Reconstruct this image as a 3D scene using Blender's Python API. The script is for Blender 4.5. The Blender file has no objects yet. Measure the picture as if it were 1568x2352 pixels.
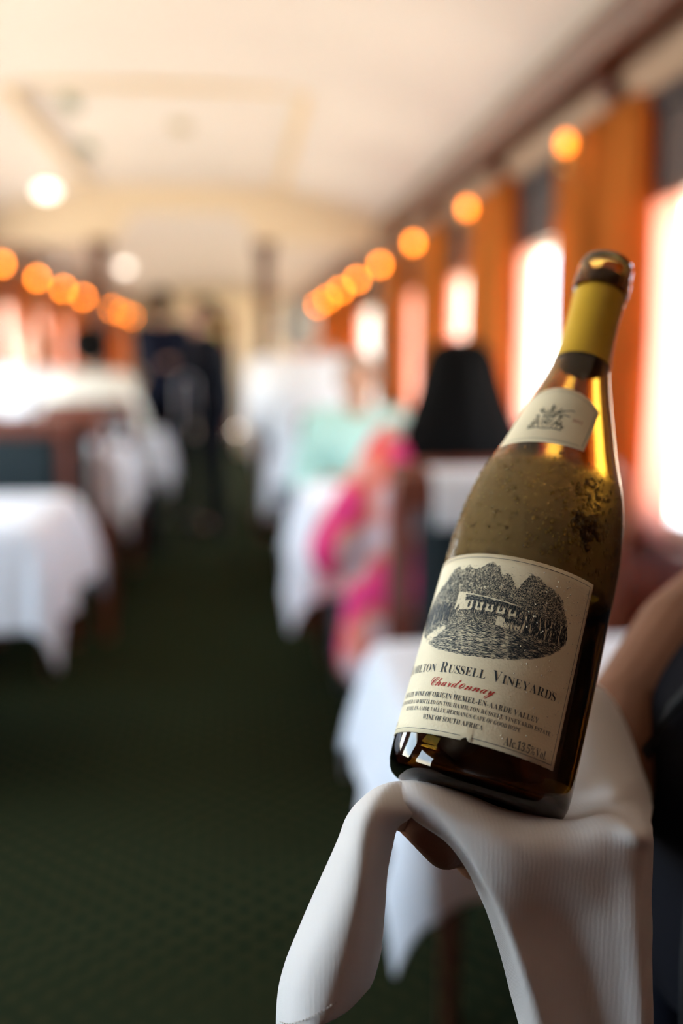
import bpy, bmesh, math, random
from mathutils import Vector, Matrix, noise
random.seed(7)
C = bpy.context.scene.collection
sc = bpy.context.scene
PI = math.pi
rad = math.radians

# ------------------------------------------------------------------ camera
TH, PS = rad(8.73), rad(6.02)
CAM = Vector((0, 0, 1.2))
FW = Vector((math.sin(PS)*math.cos(TH), math.cos(PS)*math.cos(TH), -math.sin(TH)))
RT = Vector((math.cos(PS), -math.sin(PS), 0))
UP = RT.cross(FW)
FPX = 2352*35/36.0
cd = bpy.data.cameras.new('camera')
cd.sensor_fit = 'VERTICAL'; cd.sensor_height = 36; cd.sensor_width = 24; cd.lens = 35
cd.clip_start = 0.02; cd.clip_end = 300
cd.dof.use_dof = True; cd.dof.focus_distance = 0.437; cd.dof.aperture_fstop = 2.4
cam = bpy.data.objects.new('camera', cd); C.objects.link(cam)
cam.matrix_world = Matrix(((RT.x, UP.x, -FW.x, CAM.x), (RT.y, UP.y, -FW.y, CAM.y), (RT.z, UP.z, -FW.z, CAM.z), (0, 0, 0, 1)))
sc.camera = cam
def P(px, py, d):
    """where a thing seen there stands, d metres deep"""
    return CAM + RT*((px-784)/FPX*d) + UP*((1176-py)/FPX*d) + FW*d
def CV(x, y, z): return CAM + RT*x + UP*y + FW*z
def CD(x, y, z): return RT*x + UP*y + FW*z

# ------------------------------------------------------------------ view, world
sc.view_settings.view_transform = 'Standard'; sc.view_settings.look = 'None'
sc.view_settings.gamma = 1; sc.view_settings.use_curve_mapping = False
sc.view_settings.exposure = 0.44
WORLD = 8.0
w = bpy.data.worlds.new('sky'); sc.world = w; w.use_nodes = True
nt = w.node_tree; nt.nodes.clear()
tc = nt.nodes.new('ShaderNodeTexCoord'); sx = nt.nodes.new('ShaderNodeSeparateXYZ')
cr = nt.nodes.new('ShaderNodeValToRGB'); bg = nt.nodes.new('ShaderNodeBackground'); ow = nt.nodes.new('ShaderNodeOutputWorld')
mr = nt.nodes.new('ShaderNodeMapRange'); mr.inputs[1].default_value = -1
nt.links.new(tc.outputs['Generated'], sx.inputs[0]); nt.links.new(sx.outputs['Z'], mr.inputs[0])
nt.links.new(mr.outputs[0], cr.inputs[0]); nt.links.new(cr.outputs[0], bg.inputs[0]); nt.links.new(bg.outputs[0], ow.inputs[0])
cr.color_ramp.elements[0].position = 0.47; cr.color_ramp.elements[0].color = (0.80, 0.70, 0.57, 1)   # sunlit dry ground
cr.color_ramp.elements[1].position = 0.53; cr.color_ramp.elements[1].color = (0.40, 0.48, 0.60, 1)  # sky
bg.inputs[1].default_value = WORLD*2.2
LAMP = 34.0      # strength of the small wall lamps
CEIL_LAMP = 4.0 # strength of the ceiling globes

# ------------------------------------------------------------------ helpers
def tag(o, label=None, cat=None, group=None, kind=None):
    if label: o['label'] = label
    if cat: o['category'] = cat
    if group: o['group'] = group
    if kind: o['kind'] = kind
    return o
def empty(name, loc=(0, 0, 0), rz=0, label=None, cat=None, group=None, kind=None):
    o = bpy.data.objects.new(name, None); C.objects.link(o); o.location = loc; o.rotation_euler = (0, 0, rz)
    o.empty_display_size = 0.05
    return tag(o, label, cat, group, kind)
def obj(name, bm, m, parent=None, smooth=True, kind=None, bevel=0, recalc=True):
    if recalc: bmesh.ops.recalc_face_normals(bm, faces=bm.faces)
    me = bpy.data.meshes.new(name); bm.to_mesh(me); bm.free()
    for p in me.polygons: p.use_smooth = smooth
    o = bpy.data.objects.new(name, me); C.objects.link(o)
    if m: me.materials.append(m)
    if parent: o.parent = parent
    if kind: o['kind'] = kind
    if bevel:
        b = o.modifiers.new('b', 'BEVEL'); b.width = bevel; b.segments = 2; b.limit_method = 'ANGLE'
    return o
def box(bm, x0, x1, y0, y1, z0, z1):
    vs = [bm.verts.new((x, y, z)) for x in (x0, x1) for y in (y0, y1) for z in (z0, z1)]
    for f in ((0, 1, 3, 2), (4, 6, 7, 5), (0, 4, 5, 1), (2, 3, 7, 6), (0, 2, 6, 4), (1, 5, 7, 3)):
        bm.faces.new([vs[i] for i in f])
def boxo(name, dims, m, parent=None, kind=None, bevel=0.004):
    bm = bmesh.new(); box(bm, *dims)
    return obj(name, bm, m, parent, smooth=False, kind=kind, bevel=bevel)
def basis(d):
    d = d.normalized(); a = Vector((0, 0, 1)) if abs(d.z) < .9 else Vector((1, 0, 0))
    e1 = d.cross(a).normalized(); return e1, d.cross(e1)
def loft(bm, rings, close=True, caps=True):
    prev = None; first = None
    for r in rings:
        vs = [bm.verts.new(p) for p in r]
        if prev:
            n = len(vs)
            for i in range(n if close else n-1):
                j = (i+1) % n
                bm.faces.new((prev[i], prev[j], vs[j], vs[i]))
        else: first = vs
        prev = vs
    if caps and close:
        bm.faces.new(list(reversed(first))); bm.faces.new(prev)
def capsule(bm, a, ra, b, rb, n=12, flat=1.0, fdir=None):
    a, b = Vector(a), Vector(b); d = b-a; L = d.length
    if L < 1e-6: d = Vector((0, 0, 1e-4)); L = 1e-4
    e1, e2 = basis(d); dn = d.normalized(); rings = []
    for t in (-80, -50, -20): 
        c = a + dn*ra*math.sin(rad(t)); r = ra*math.cos(rad(t)); rings.append((c, r))
    rings += [(a, ra)] if L > .001 else []
    rings += [(b, rb)]
    for t in (20, 50, 80):
        c = b + dn*rb*math.sin(rad(t)); r = rb*math.cos(rad(t)); rings.append((c, r))
    loft(bm, [[c + (e1*math.cos(2*PI*k/n) + e2*math.sin(2*PI*k/n))*r for k in range(n)] for c, r in rings])
def ellipsoid(bm, c, r, rot=None, seg=16):
    m = Matrix.Translation(Vector(c)) @ (rot.to_4x4() if rot else Matrix.Identity(4)) @ Matrix.Diagonal((r[0], r[1], r[2], 1))
    bmesh.ops.create_uvsphere(bm, u_segments=seg, v_segments=seg//2+2, radius=1, matrix=m)
def tube(bm, pts, r, n=8):
    pts = [Vector(p) for p in pts]; rings = []
    for i, p in enumerate(pts):
        d = (pts[min(i+1, len(pts)-1)] - pts[max(i-1, 0)])
        e1, e2 = basis(d); rr = r[i] if isinstance(r, (list, tuple)) else r
        rings.append([p + (e1*math.cos(2*PI*k/n) + e2*math.sin(2*PI*k/n))*rr for k in range(n)])
    loft(bm, rings)
def lathe(bm, prof, n=32, c=(0, 0, 0), cap=True):
    c = Vector(c)
    loft(bm, [[c + Vector((r*math.cos(2*PI*k/n), r*math.sin(2*PI*k/n), z)) for k in range(n)] for r, z in prof], caps=cap)
def interp(x, tab):
    if x <= tab[0][0]: return tab[0][1]
    for (a, b), (c, d) in zip(tab, tab[1:]):
        if x <= c: return b + (d-b)*(x-a)/(c-a)
    return tab[-1][1]
def crom(tab, x):
    """smooth (Catmull-Rom) lookup"""
    n = len(tab)
    if x <= tab[0][0]: return tab[0][1]
    for i in range(n-1):
        if x <= tab[i+1][0]:
            p0 = tab[max(i-1, 0)]; p1 = tab[i]; p2 = tab[i+1]; p3 = tab[min(i+2, n-1)]
            t = (x-p1[0])/(p2[0]-p1[0]); h = p2[0]-p1[0]
            m1 = (p2[1]-p0[1])/max(p2[0]-p0[0], 1e-9)*h; m2 = (p3[1]-p1[1])/max(p3[0]-p1[0], 1e-9)*h
            return (2*t**3-3*t*t+1)*p1[1] + (t**3-2*t*t+t)*m1 + (-2*t**3+3*t*t)*p2[1] + (t**3-t*t)*m2
    return tab[-1][1]

# ------------------------------------------------------------------ materials
def mat(name, col, rough=.6, spec=.5, metal=0, noise_amt=0, noise_scale=20, bump=0, bump_scale=200, sheen=0, coat=0, emit=None, es=0):
    m = bpy.data.materials.new(name); m.use_nodes = True
    t = m.node_tree; b = t.nodes['Principled BSDF']
    b.inputs['Base Color'].default_value = (*col, 1); b.inputs['Roughness'].default_value = rough
    b.inputs['Specular IOR Level'].default_value = spec; b.inputs['Metallic'].default_value = metal
    b.inputs['Sheen Weight'].default_value = sheen; b.inputs['Coat Weight'].default_value = coat
    if emit: b.inputs['Emission Color'].default_value = (*emit, 1); b.inputs['Emission Strength'].default_value = es
    tco = t.nodes.new('ShaderNodeTexCoord')
    if noise_amt:
        n = t.nodes.new('ShaderNodeTexNoise'); n.inputs['Scale'].default_value = noise_scale; n.inputs['Detail'].default_value = 4
        t.links.new(tco.outputs['Object'], n.inputs['Vector'])
        r = t.nodes.new('ShaderNodeValToRGB')
        r.color_ramp.elements[0].position = .3; r.color_ramp.elements[1].position = .7
        r.color_ramp.elements[0].color = (*[c*(1-noise_amt) for c in col], 1)
        r.color_ramp.elements[1].color = (*[min(1, c*(1+noise_amt)) for c in col], 1)
        t.links.new(n.outputs[0], r.inputs[0]); t.links.new(r.outputs[0], b.inputs['Base Color'])
    if bump:
        n = t.nodes.new('ShaderNodeTexNoise'); n.inputs['Scale'].default_value = bump_scale
        t.links.new(tco.outputs['Object'], n.inputs['Vector'])
        bp = t.nodes.new('ShaderNodeBump'); bp.inputs['Strength'].default_value = bump; bp.inputs['Distance'].default_value = .002
        t.links.new(n.outputs[0], bp.inputs['Height']); t.links.new(bp.outputs[0], b.inputs['Normal'])
    return m
def wood(name, c1, c2, rough=.3, scale=(3, 3, 30), coat=.3):
    m = mat(name, c1, rough, coat=coat); t = m.node_tree; b = t.nodes['Principled BSDF']
    tco = t.nodes.new('ShaderNodeTexCoord'); mp = t.nodes.new('ShaderNodeMapping'); mp.inputs['Scale'].default_value = (scale[2], scale[1], scale[0])
    n = t.nodes.new('ShaderNodeTexNoise'); n.inputs['Scale'].default_value = 2; n.inputs['Detail'].default_value = 5; n.inputs['Distortion'].default_value = .6
    r = t.nodes.new('ShaderNodeValToRGB'); r.color_ramp.elements[0].position = .35; r.color_ramp.elements[1].position = .65
    r.color_ramp.elements[0].color = (*c1, 1); r.color_ramp.elements[1].color = (*c2, 1)
    t.links.new(tco.outputs['Object'], mp.inputs[0]); t.links.new(mp.outputs[0], n.inputs['Vector']); t.links.new(n.outputs[0], r.inputs[0]); t.links.new(r.outputs[0], b.inputs['Base Color'])
    return m
def fabric_trans(name, col, tcol, mixf=.45):
    m = bpy.data.materials.new(name); m.use_nodes = True; t = m.node_tree; t.nodes.clear()
    o = t.nodes.new('ShaderNodeOutputMaterial'); d = t.nodes.new('ShaderNodeBsdfDiffuse'); tr = t.nodes.new('ShaderNodeBsdfTranslucent'); mx = t.nodes.new('ShaderNodeMixShader')
    tco = t.nodes.new('ShaderNodeTexCoord'); mp = t.nodes.new('ShaderNodeMapping'); mp.inputs['Scale'].default_value = (1, 14, .6)
    n = t.nodes.new('ShaderNodeTexNoise'); n.inputs['Scale'].default_value = 3
    r = t.nodes.new('ShaderNodeValToRGB'); r.color_ramp.elements[0].position = .35; r.color_ramp.elements[1].position = .65
    r.color_ramp.elements[0].color = (*[c*.6 for c in col], 1); r.color_ramp.elements[1].color = (*[min(1, c*1.3) for c in col], 1)
    t.links.new(tco.outputs['Object'], mp.inputs[0]); t.links.new(mp.outputs[0], n.inputs['Vector']); t.links.new(n.outputs[0], r.inputs[0]); t.links.new(r.outputs[0], d.inputs[0])
    tr.inputs[0].default_value = (*tcol, 1); mx.inputs[0].default_value = mixf
    t.links.new(d.outputs[0], mx.inputs[1]); t.links.new(tr.outputs[0], mx.inputs[2]); t.links.new(mx.outputs[0], o.inputs[0])
    return m
def pane_mat():
    m = bpy.data.materials.new('window glass'); m.use_nodes = True; t = m.node_tree; t.nodes.clear()
    o = t.nodes.new('ShaderNodeOutputMaterial'); g = t.nodes.new('ShaderNodeBsdfGlossy'); tr = t.nodes.new('ShaderNodeBsdfTransparent'); mx = t.nodes.new('ShaderNodeMixShader')
    lw = t.nodes.new('ShaderNodeFresnel'); ge = t.nodes.new('ShaderNodeNewGeometry'); mi = t.nodes.new('ShaderNodeMapRange'); mi.inputs[3].default_value = 1.45; mi.inputs[4].default_value = 1/1.45; t.links.new(ge.outputs['Backfacing'], mi.inputs[0]); t.links.new(mi.outputs[0], lw.inputs[0])
    g.inputs['Roughness'].default_value = .02; tr.inputs[0].default_value = (.94, .97, .95, 1)
    t.links.new(lw.outputs[0], mx.inputs[0]); t.links.new(tr.outputs[0], mx.inputs[1]); t.links.new(g.outputs[0], mx.inputs[2]); t.links.new(mx.outputs[0], o.inputs[0])
    return m
def emis(name, col, s):
    m = bpy.data.materials.new(name); m.use_nodes = True; t = m.node_tree; t.nodes.clear()
    o = t.nodes.new('ShaderNodeOutputMaterial'); e = t.nodes.new('ShaderNodeEmission'); e.inputs[0].default_value = (*col, 1); e.inputs[1].default_value = s
    t.links.new(e.outputs[0], o.inputs[0]); return m

M = {}
M['ceiling'] = mat('cream ceiling paint', (.63, .55, .50), .55, noise_amt=.03, noise_scale=2)
M['ceiltrim'] = mat('tan moulding', (.62, .46, .28), .5)
M['beige'] = mat('beige upper panel', (.30, .20, .145), .6)
M['mahog'] = wood('dark mahogany', (.055, .014, .008), (.10, .027, .013))
M['redwood'] = wood('red brown wood', (.15, .032, .015), (.22, .055, .024))
M['frame'] = mat('window frame', (.75, .74, .68), .4)
M['blind'] = mat('dark blind', (.015, .014, .022), .7)
M['curtain'] = fabric_trans('orange curtain', (.52, .20, .045), (.95, .38, .10), .42)
M['pane'] = pane_mat()
M['cream'] = mat('cream panelling', (.78, .66, .47), .5)
M['brass'] = mat('brass', (.75, .52, .22), .25, metal=1)
M['cloth'] = mat('white table linen', (.80, .82, .88), .8, sheen=.3, bump=.3, bump_scale=300)
M['teal'] = mat('dark teal upholstery', (.006, .018, .022), .7, noise_amt=.3, noise_scale=60)
M['skin_b'] = mat('brown skin', (.19, .078, .042), .45, spec=.35, noise_amt=.08, noise_scale=30, bump=.15, bump_scale=500)
M['skin_p'] = mat('light skin', (.62, .36, .26), .5, noise_amt=.06)
M['skin_d'] = mat('tan skin', (.45, .22, .13), .5, noise_amt=.06)
M['black'] = mat('black suit cloth', (.005, .0055, .010), .8, spec=.1)
M['navy'] = mat('navy suit cloth', (.006, .009, .024), .8, spec=.1)
M['vest'] = mat('dark waistcoat cloth', (.0045, .0045, .0075), .85, spec=.1, bump=.3, bump_scale=800)
M['piping'] = mat('black binding', (.003, .003, .004), .8)
M['hair'] = mat('black hair', (.0035, .003, .003), .8, spec=.06)
M['greyhair'] = mat('grey hair', (.26, .23, .20), .8)
M['brownhair'] = mat('brown hair', (.08, .04, .02), .6)
M['white'] = mat('white shirt', (.80, .80, .82), .8)
M['creamshirt'] = mat('cream blouse', (.80, .78, .68), .8)
M['mint'] = mat('mint shirt', (.42, .66, .58), .8)
M['trous'] = mat('grey trousers', (.10, .10, .12), .8)
M['shoe'] = mat('black leather', (.01, .01, .01), .35)
M['eyew'] = mat('eye', (.50, .46, .42), .3)
M['darkglass'] = mat('dark bottle glass', (.008, .012, .006), .08, spec=.6)
M['teeth'] = mat('lips', (.40, .13, .10), .5)
# printed dress: pink, orange and white splashes
m = mat('printed dress', (.8, .1, .3), .8); t = m.node_tree; b = t.nodes['Principled BSDF']
tco = t.nodes.new('ShaderNodeTexCoord'); n = t.nodes.new('ShaderNodeTexNoise'); n.inputs['Scale'].default_value = 7; n.inputs['Detail'].default_value = 1.5
r = t.nodes.new('ShaderNodeValToRGB'); r.color_ramp.interpolation = 'EASE'
for p_, c_ in ((.38, (.75, .015, .16)), (.46, (.85, .05, .25)), (.52, (.85, .12, .04)), (.57, (.85, .35, .30)), (.64, (.80, .62, .66))):
    e = r.color_ramp.elements.new(p_); e.color = (*c_, 1)
r.color_ramp.elements.remove(r.color_ramp.elements[0]); r.color_ramp.elements.remove(r.color_ramp.elements[-1])
t.links.new(tco.outputs['Object'], n.inputs['Vector']); t.links.new(n.outputs[0], r.inputs[0]); t.links.new(r.outputs[0], b.inputs['Base Color']); M['dress'] = m
# carpet: dark green with a diagonal lattice of paler dots
m = mat('patterned carpet', (.02, .035, .02), .95, spec=.03); t = m.node_tree; b = t.nodes['Principled BSDF']
tco = t.nodes.new('ShaderNodeTexCoord'); mp = t.nodes.new('ShaderNodeMapping'); mp.inputs['Rotation'].default_value = (0, 0, rad(45)); mp.inputs['Scale'].default_value = (20, 20, 20)
v = t.nodes.new('ShaderNodeTexVoronoi'); v.voronoi_dimensions = '2D'; v.inputs['Randomness'].default_value = 0; v.inputs['Scale'].default_value = 1
r = t.nodes.new('ShaderNodeValToRGB'); r.color_ramp.elements[0].position = .12; r.color_ramp.elements[0].color = (.075, .068, .028, 1)
r.color_ramp.elements[1].position = .38; r.color_ramp.elements[1].color = (.0058, .015, .0085, 1)
t.links.new(tco.outputs['Object'], mp.inputs[0]); t.links.new(mp.outputs[0], v.inputs['Vector']); t.links.new(v.outputs['Distance'], r.inputs[0]); t.links.new(r.outputs[0], b.inputs['Base Color'])
M['carpet'] = m

# ------------------------------------------------------------------ carriage shell
XR, XL, XC = 1.10, -1.70, -.30
Y0, Y1 = -1.0, 16.0
ZS, ZH, ZW = .75, 1.62, 1.87      # window sill, window head, wall top
boxo('floor', (XL-.1, XR+.1, Y0, Y1, -.05, 0), M['carpet'], kind='structure', bevel=0)
PITCH = 1.20
PR = [2.80+PITCH*k for k in range(-1, 12)]
PL = [3.39+PITCH*k for k in range(-3, 11)]
ORD = ['first', 'second', 'third', 'fourth', 'fifth', 'sixth', 'seventh', 'eighth', 'ninth', 'tenth', 'eleventh', 'twelfth', 'thirteenth', 'fourteenth']
wn = 0
for side, X, sg, PP in (('right', XR, 1, PR), ('left', XL, -1, PL)):
    bm = bmesh.new(); xo = X+sg*.09
    xa, xb = min(X, xo), max(X, xo)
    box(bm, xa, xb, Y0, Y1, 0, ZS); box(bm, xa, xb, Y0, Y1, ZH, ZW)
    edges = [(Y0, PP[0]+.2)] + [(p-.2, p+.2) for p in PP[1:-1]] + [(PP[-1]-.2, Y1)]
    for a, c in edges: box(bm, xa, xb, a, c, ZS, ZH)
    obj('wall_'+side, bm, M['redwood'], smooth=False, kind='structure')
    # sloping beige frieze between window head and cornice
    bm = bmesh.new()
    pts = [(X, ZW), (X-sg*.10, 2.06), (X-sg*.10+sg*.05, 2.08), (X+sg*.09, 2.08), (X+sg*.09, ZW)]
    loft(bm, [[(x, y, z) for x, z in pts] for y in (Y0, Y1)])
    wn += 1
    obj('trim_%d' % wn, bm, M['beige'], smooth=False, kind='structure')
    bm = bmesh.new(); c0, c1 = sorted((X-sg*.07, X-sg*.175))
    box(bm, c0, c1, Y0, Y1, 1.955, 2.070); box(bm, *sorted((X-sg*.001, X-sg*.02)), Y0, Y1, 1.84, 1.885); box(bm, *sorted((X-sg*.001, X-sg*.04)), Y0, Y1, .69, .735)
    wn += 1
    obj('trim_%d' % wn, bm, M['mahog'], smooth=False, kind='structure', bevel=.006)
    boxo('baseboard_'+side, (*sorted((X-sg*.001, X-sg*.02)), Y0, Y1, 0, .12), M['mahog'], kind='structure')
# ceiling: shallow vault with a raised clerestory panel
def ceil_z(x, y):
    u = abs(x-XC)
    z = crom([(0, 2.30), (.45, 2.29), (.62, 2.27), (.95, 2.20), (1.2, 2.12), (1.36, 2.05)], u)
    def ss(v): v = max(0, min(1, v)); return v*v*(3-2*v)
    k = ss((.60-u)/.05)*ss((y-4.32)/.07)*ss((6.55-y)/.07)
    return z + .05*k
bm = bmesh.new()
xs = [XC+(-1.36+2.72*i/60) for i in range(61)]
ys = [Y0, -.5, 0, 1, 2, 3, 4, 4.2, 4.3, 4.32, 4.34, 4.36, 4.38, 4.4, 4.5, 5, 6, 6.4, 6.48, 6.5, 6.52, 6.54, 6.56, 6.6, 8, 10, 12, 14, Y1]
g = [[bm.verts.new((x, y, ceil_z(x, y))) for x in xs] for y in ys]
for a, c in zip(g, g[1:]):
    for i in range(60): bm.faces.new((a[i], a[i+1], c[i+1], c[i]))
o = obj('ceiling', bm, M['ceiling'], kind='structure', recalc=False)
s = o.modifiers.new('s', 'SOLIDIFY'); s.thickness = .05; s.offset = 1
# mouldings round the raised panel
bm = bmesh.new()
for x in (XC-.605, XC+.605):
    z = ceil_z(x, 3); box(bm, x-.022, x+.022, 4.28, 6.6, z-.014, z+.03)
z = 2.285; box(bm, XC-.62, XC+.62, 4.27, 4.305, z-.010, z+.03)
obj('trim_5', bm, M['ceiltrim'], smooth=False, kind='structure', bevel=.006)
# cross frame with an arched opening at the second bay
bm = bmesh.new()
xs = [XC-1.36+2.72*i/80 for i in range(81)]
def archz(x):
    u = abs(x-XC-.0)
    return crom([(0, 2.14), (.30, 2.135), (.37, 2.10), (.43, 2.00), (.50, 1.95), (1.4, 1.93)], u)
for ya, yb in ((6.66, 6.78),):
    lo = [[bm.verts.new((x, y, archz(x))) for x in xs] for y in (ya, yb)]
    hi = [[bm.verts.new((x, y, ceil_z(x, 6.7)+.03)) for x in xs] for y in (ya, yb)]
    for i in range(80):
        bm.faces.new((lo[0][i], lo[0][i+1], hi[0][i+1], hi[0][i])); bm.faces.new((lo[1][i], hi[1][i], hi[1][i+1], lo[1][i+1]))
        bm.faces.new((lo[0][i], lo[1][i], lo[1][i+1], lo[0][i+1])); bm.faces.new((hi[0][i], hi[0][i+1], hi[1][i+1], hi[1][i]))
    for i in (0, 80): bm.faces.new((lo[0][i], hi[0][i], hi[1][i], lo[1][i]))
obj('trim_6', bm, mat('tan beam', (.70, .56, .40), .5), smooth=False, kind='structure')
for i, x in enumerate((-.85, .20)):
    bm = bmesh.new(); box(bm, x-.045, x+.045, 6.65, 6.79, 0, 1.95); box(bm, x-.065, x+.065, 6.63, 6.81, 0, .15); box(bm, x-.065, x+.065, 6.63, 6.81, 1.88, 1.95)
    o = obj('column', bm, M['mahog'], smooth=False, bevel=.006)
    tag(o, ('dark wooden column left of the aisle, carrying the arched beam', 'dark wooden column right of the aisle, carrying the arched beam')[i], 'column', 'columns under the arched beam')
# end walls and the far door
bm = bmesh.new()
dx0, dx1, dz = -.62, -.02, 1.92
box(bm, XL-.1, dx0, Y1, Y1+.08, 0, 2.4); box(bm, dx1, XR+.1, Y1, Y1+.08, 0, 2.4); box(bm, dx0, dx1, Y1, Y1+.08, dz, 2.4)
obj('wall_back', bm, M['cream'], smooth=False, kind='structure')
boxo('wall_front', (XL-.1, XR+.1, Y0-.08, Y0, 0, 2.4), M['mahog'], kind='structure', bevel=0)
d = empty('door_1', (-.32, Y1+.03, 0), kind='structure')
bm = bmesh.new(); box(bm, -.30, .30, -.02, .02, 0, .95); box(bm, -.30, .30, -.02, .02, 1.72, 1.92); box(bm, -.30, -.18, -.02, .02, .95, 1.72); box(bm, .18, .30, -.02, .02, .95, 1.72)
obj('door_panel', bm, M['redwood'], d, smooth=False)
boxo('door_glass', (-.18, .18, -.005, .005, .95, 1.72), mat('yellow green door glass', (.45, .42, .12), .2), d)
bm = bmesh.new(); ellipsoid(bm, (-.24, -.06, .98), (.025, .025, .025)); tube(bm, [(-.24, -.05, .98), (-.24, -.01, .98)], .012); obj('door_handle', bm, M['brass'], d)
# lit alcove panelling beyond the arch, right of the aisle
bm = bmesh.new(); box(bm, .06, XR-.17, 13.0, 13.06, 0, 1.97); box(bm, .03, .09, 12.97, 13.09, 0, 1.97)
obj('wall_inner', bm, M['cream'], smooth=False, kind='structure')

# windows, pilasters
wi = 0
def make_window(X, sg, ya, yb):
    global wi
    wi += 1
    r0 = empty('window_%d' % wi, (X+sg*.045, (ya+yb)/2, ZS), kind='structure')
    h = (yb-ya)/2; H = ZH-ZS
    bm = bmesh.new()
    for d_ in ((-.03, .03, -h, h, 0, .035), (-.03, .03, -h, h, H-.035, H), (-.03, .03, -h, -h+.035, .035, H-.035), (-.03, .03, h-.035, h, .035, H-.035)): box(bm, *d_)
    obj('window_frame', bm, M['frame'], r0, smooth=False, bevel=.004)
    boxo('pane', (-.003, .003, -h+.03, h-.03, .03, H-.03), M['pane'], r0, bevel=0)
    # daylight enters here: a sampling portal in the opening
    L = bpy.data.lights.new('daylight_portal', 'AREA'); L.shape = 'RECTANGLE'; L.size = 2*h; L.size_y = H
    L.cycles.is_portal = True
    lo = bpy.data.objects.new('daylight_portal', L); C.objects.link(lo)
    lo.location = (X+sg*.10, (ya+yb)/2, ZS+H/2)
    lo.rotation_euler = Vector((-sg, 0, 0)).to_track_quat('-Z', 'Y').to_euler()
    lo.rotation_euler = (rad(90), 0, rad(90*sg))
for a, c in zip(PR, PR[1:]): make_window(XR, 1, a+.2, c-.2)
for a, c in zip(PL, PL[1:]): make_window(XL, -1, a+.2, c-.2)
for side, X, sg, PP, ymin in (('right', XR, 1, PR, 1.5), ('left', XL, -1, PL, 6.9)):
    k = 0
    for p in PP:
        if p < ymin: continue
        bm = bmesh.new(); xa, xb = sorted((X-sg*.001, X-sg*.03)); box(bm, xa, xb, p-.10, p+.10, .735, 1.84)
        xa, xb = sorted((X-sg*.02, X-sg*.10))
        loft(bm, [[(X-sg*.0, y, 1.885), (X-sg*.035, y, 1.87), (X-sg*.13, y, 2.0), (X-sg*.09, y, 2.03)] for y in (p-.035, p+.035)])
        wn += 1
        obj('trim_%d' % (wn+2), bm, M['mahog'], smooth=False, kind='structure', bevel=.004)

# roller blinds at the window heads, right wall
k = 0
for p in PR:
    if p < 1.5 or p > 8.2: continue
    r0 = empty('roller_blind', (XR-.03, p+PITCH/2, 1.66), label='dark roller blind drawn up at the head of the %s right window from the camera' % ORD[k], cat='blind', group='rolled blinds over the right windows')
    bm = bmesh.new(); box(bm, -.006, .006, -.42, .42, -.05, .15); obj('blind_cloth', bm, M['blind'], r0, smooth=False)
    bm = bmesh.new(); tube(bm, [(-.012, -.43, .17), (-.012, .43, .17)], .022, 12); obj('roller', bm, M['blind'], r0)
    bm = bmesh.new(); box(bm, -.012, .010, -.42, .42, -.065, -.05); obj('bottom_bar', bm, M['mahog'], r0, smooth=False)
    k += 1

# curtains: gathered, each its own thing
def curtain(X, sg, yc, wdt, z0, z1, seed, label, group):
    rnd = random.Random(seed); bm = bmesh.new(); N, R = 72, 14
    ph = rnd.random()*6; k1 = 2*PI*6.5/wdt
    rings = []
    for j in range(R+1):
        z = z0+(z1-z0)*j/R; row = []
        for i in range(N+1):
            u = i/N; y = yc-wdt/2+wdt*u + .010*math.sin(5*z+seed)
            amp = .034*(1-.3*j/R)
            x = X - sg*(.075 + amp*math.sin(k1*(u*wdt)+ph+.4*math.sin(3*z)) + .010*math.sin(2.3*k1*u*wdt+seed))
            row.append((x, y, z))
        rings.append(row)
    loft(bm, rings, close=False, caps=False)
    o = obj('curtain', bm, M['curtain'])
    s = o.modifiers.new('s', 'SOLIDIFY'); s.thickness = .002
    tag(o, label, 'curtain', group)
    return o
M['sheer'] = fabric_trans('sheer pink lining', (.75, .52, .46), (.95, .62, .54), .6)
def lining(par, X, sg, ya, yb):
    bm = bmesh.new(); loft(bm, [[(X-sg*(.030+.008*math.sin(30*u)), ya+(yb-ya)*u, z) for u in [q/20 for q in range(21)]] for z in (.74, 1.1, 1.5, 1.84)], close=False, caps=False)
    o = obj('lining', bm, M['sheer'], par); s = o.modifiers.new('s', 'SOLIDIFY'); s.thickness = .001; o['label'] = 'sheer pink lining beside the orange pleats'
for side, X, sg, PP, ymin in (('right', XR, 1, PR, 1.5), ('left', XL, -1, PL, 6.9)):
    k = 0
    for i, p in enumerate(PP):
        if p < ymin: continue
        for s_, nm in ((-1, 'near'), (1, 'far')):
            if sg > 0 and 7.4 < p < 7.8: continue
            if (p == PP[-1] and s_ == 1): continue
            cu = curtain(X, sg, p+s_*.157, .30, .70, 1.86, i*2+s_+10*sg,
                    'orange pleated curtain on the %s wall, %s side of the %s wall lamp along it' % (side, nm, ORD[k]), 'curtains on the %s wall' % side)
            if s_ < 0: lining(cu, X, sg, p-.45, p-.26)
        k += 1

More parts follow.
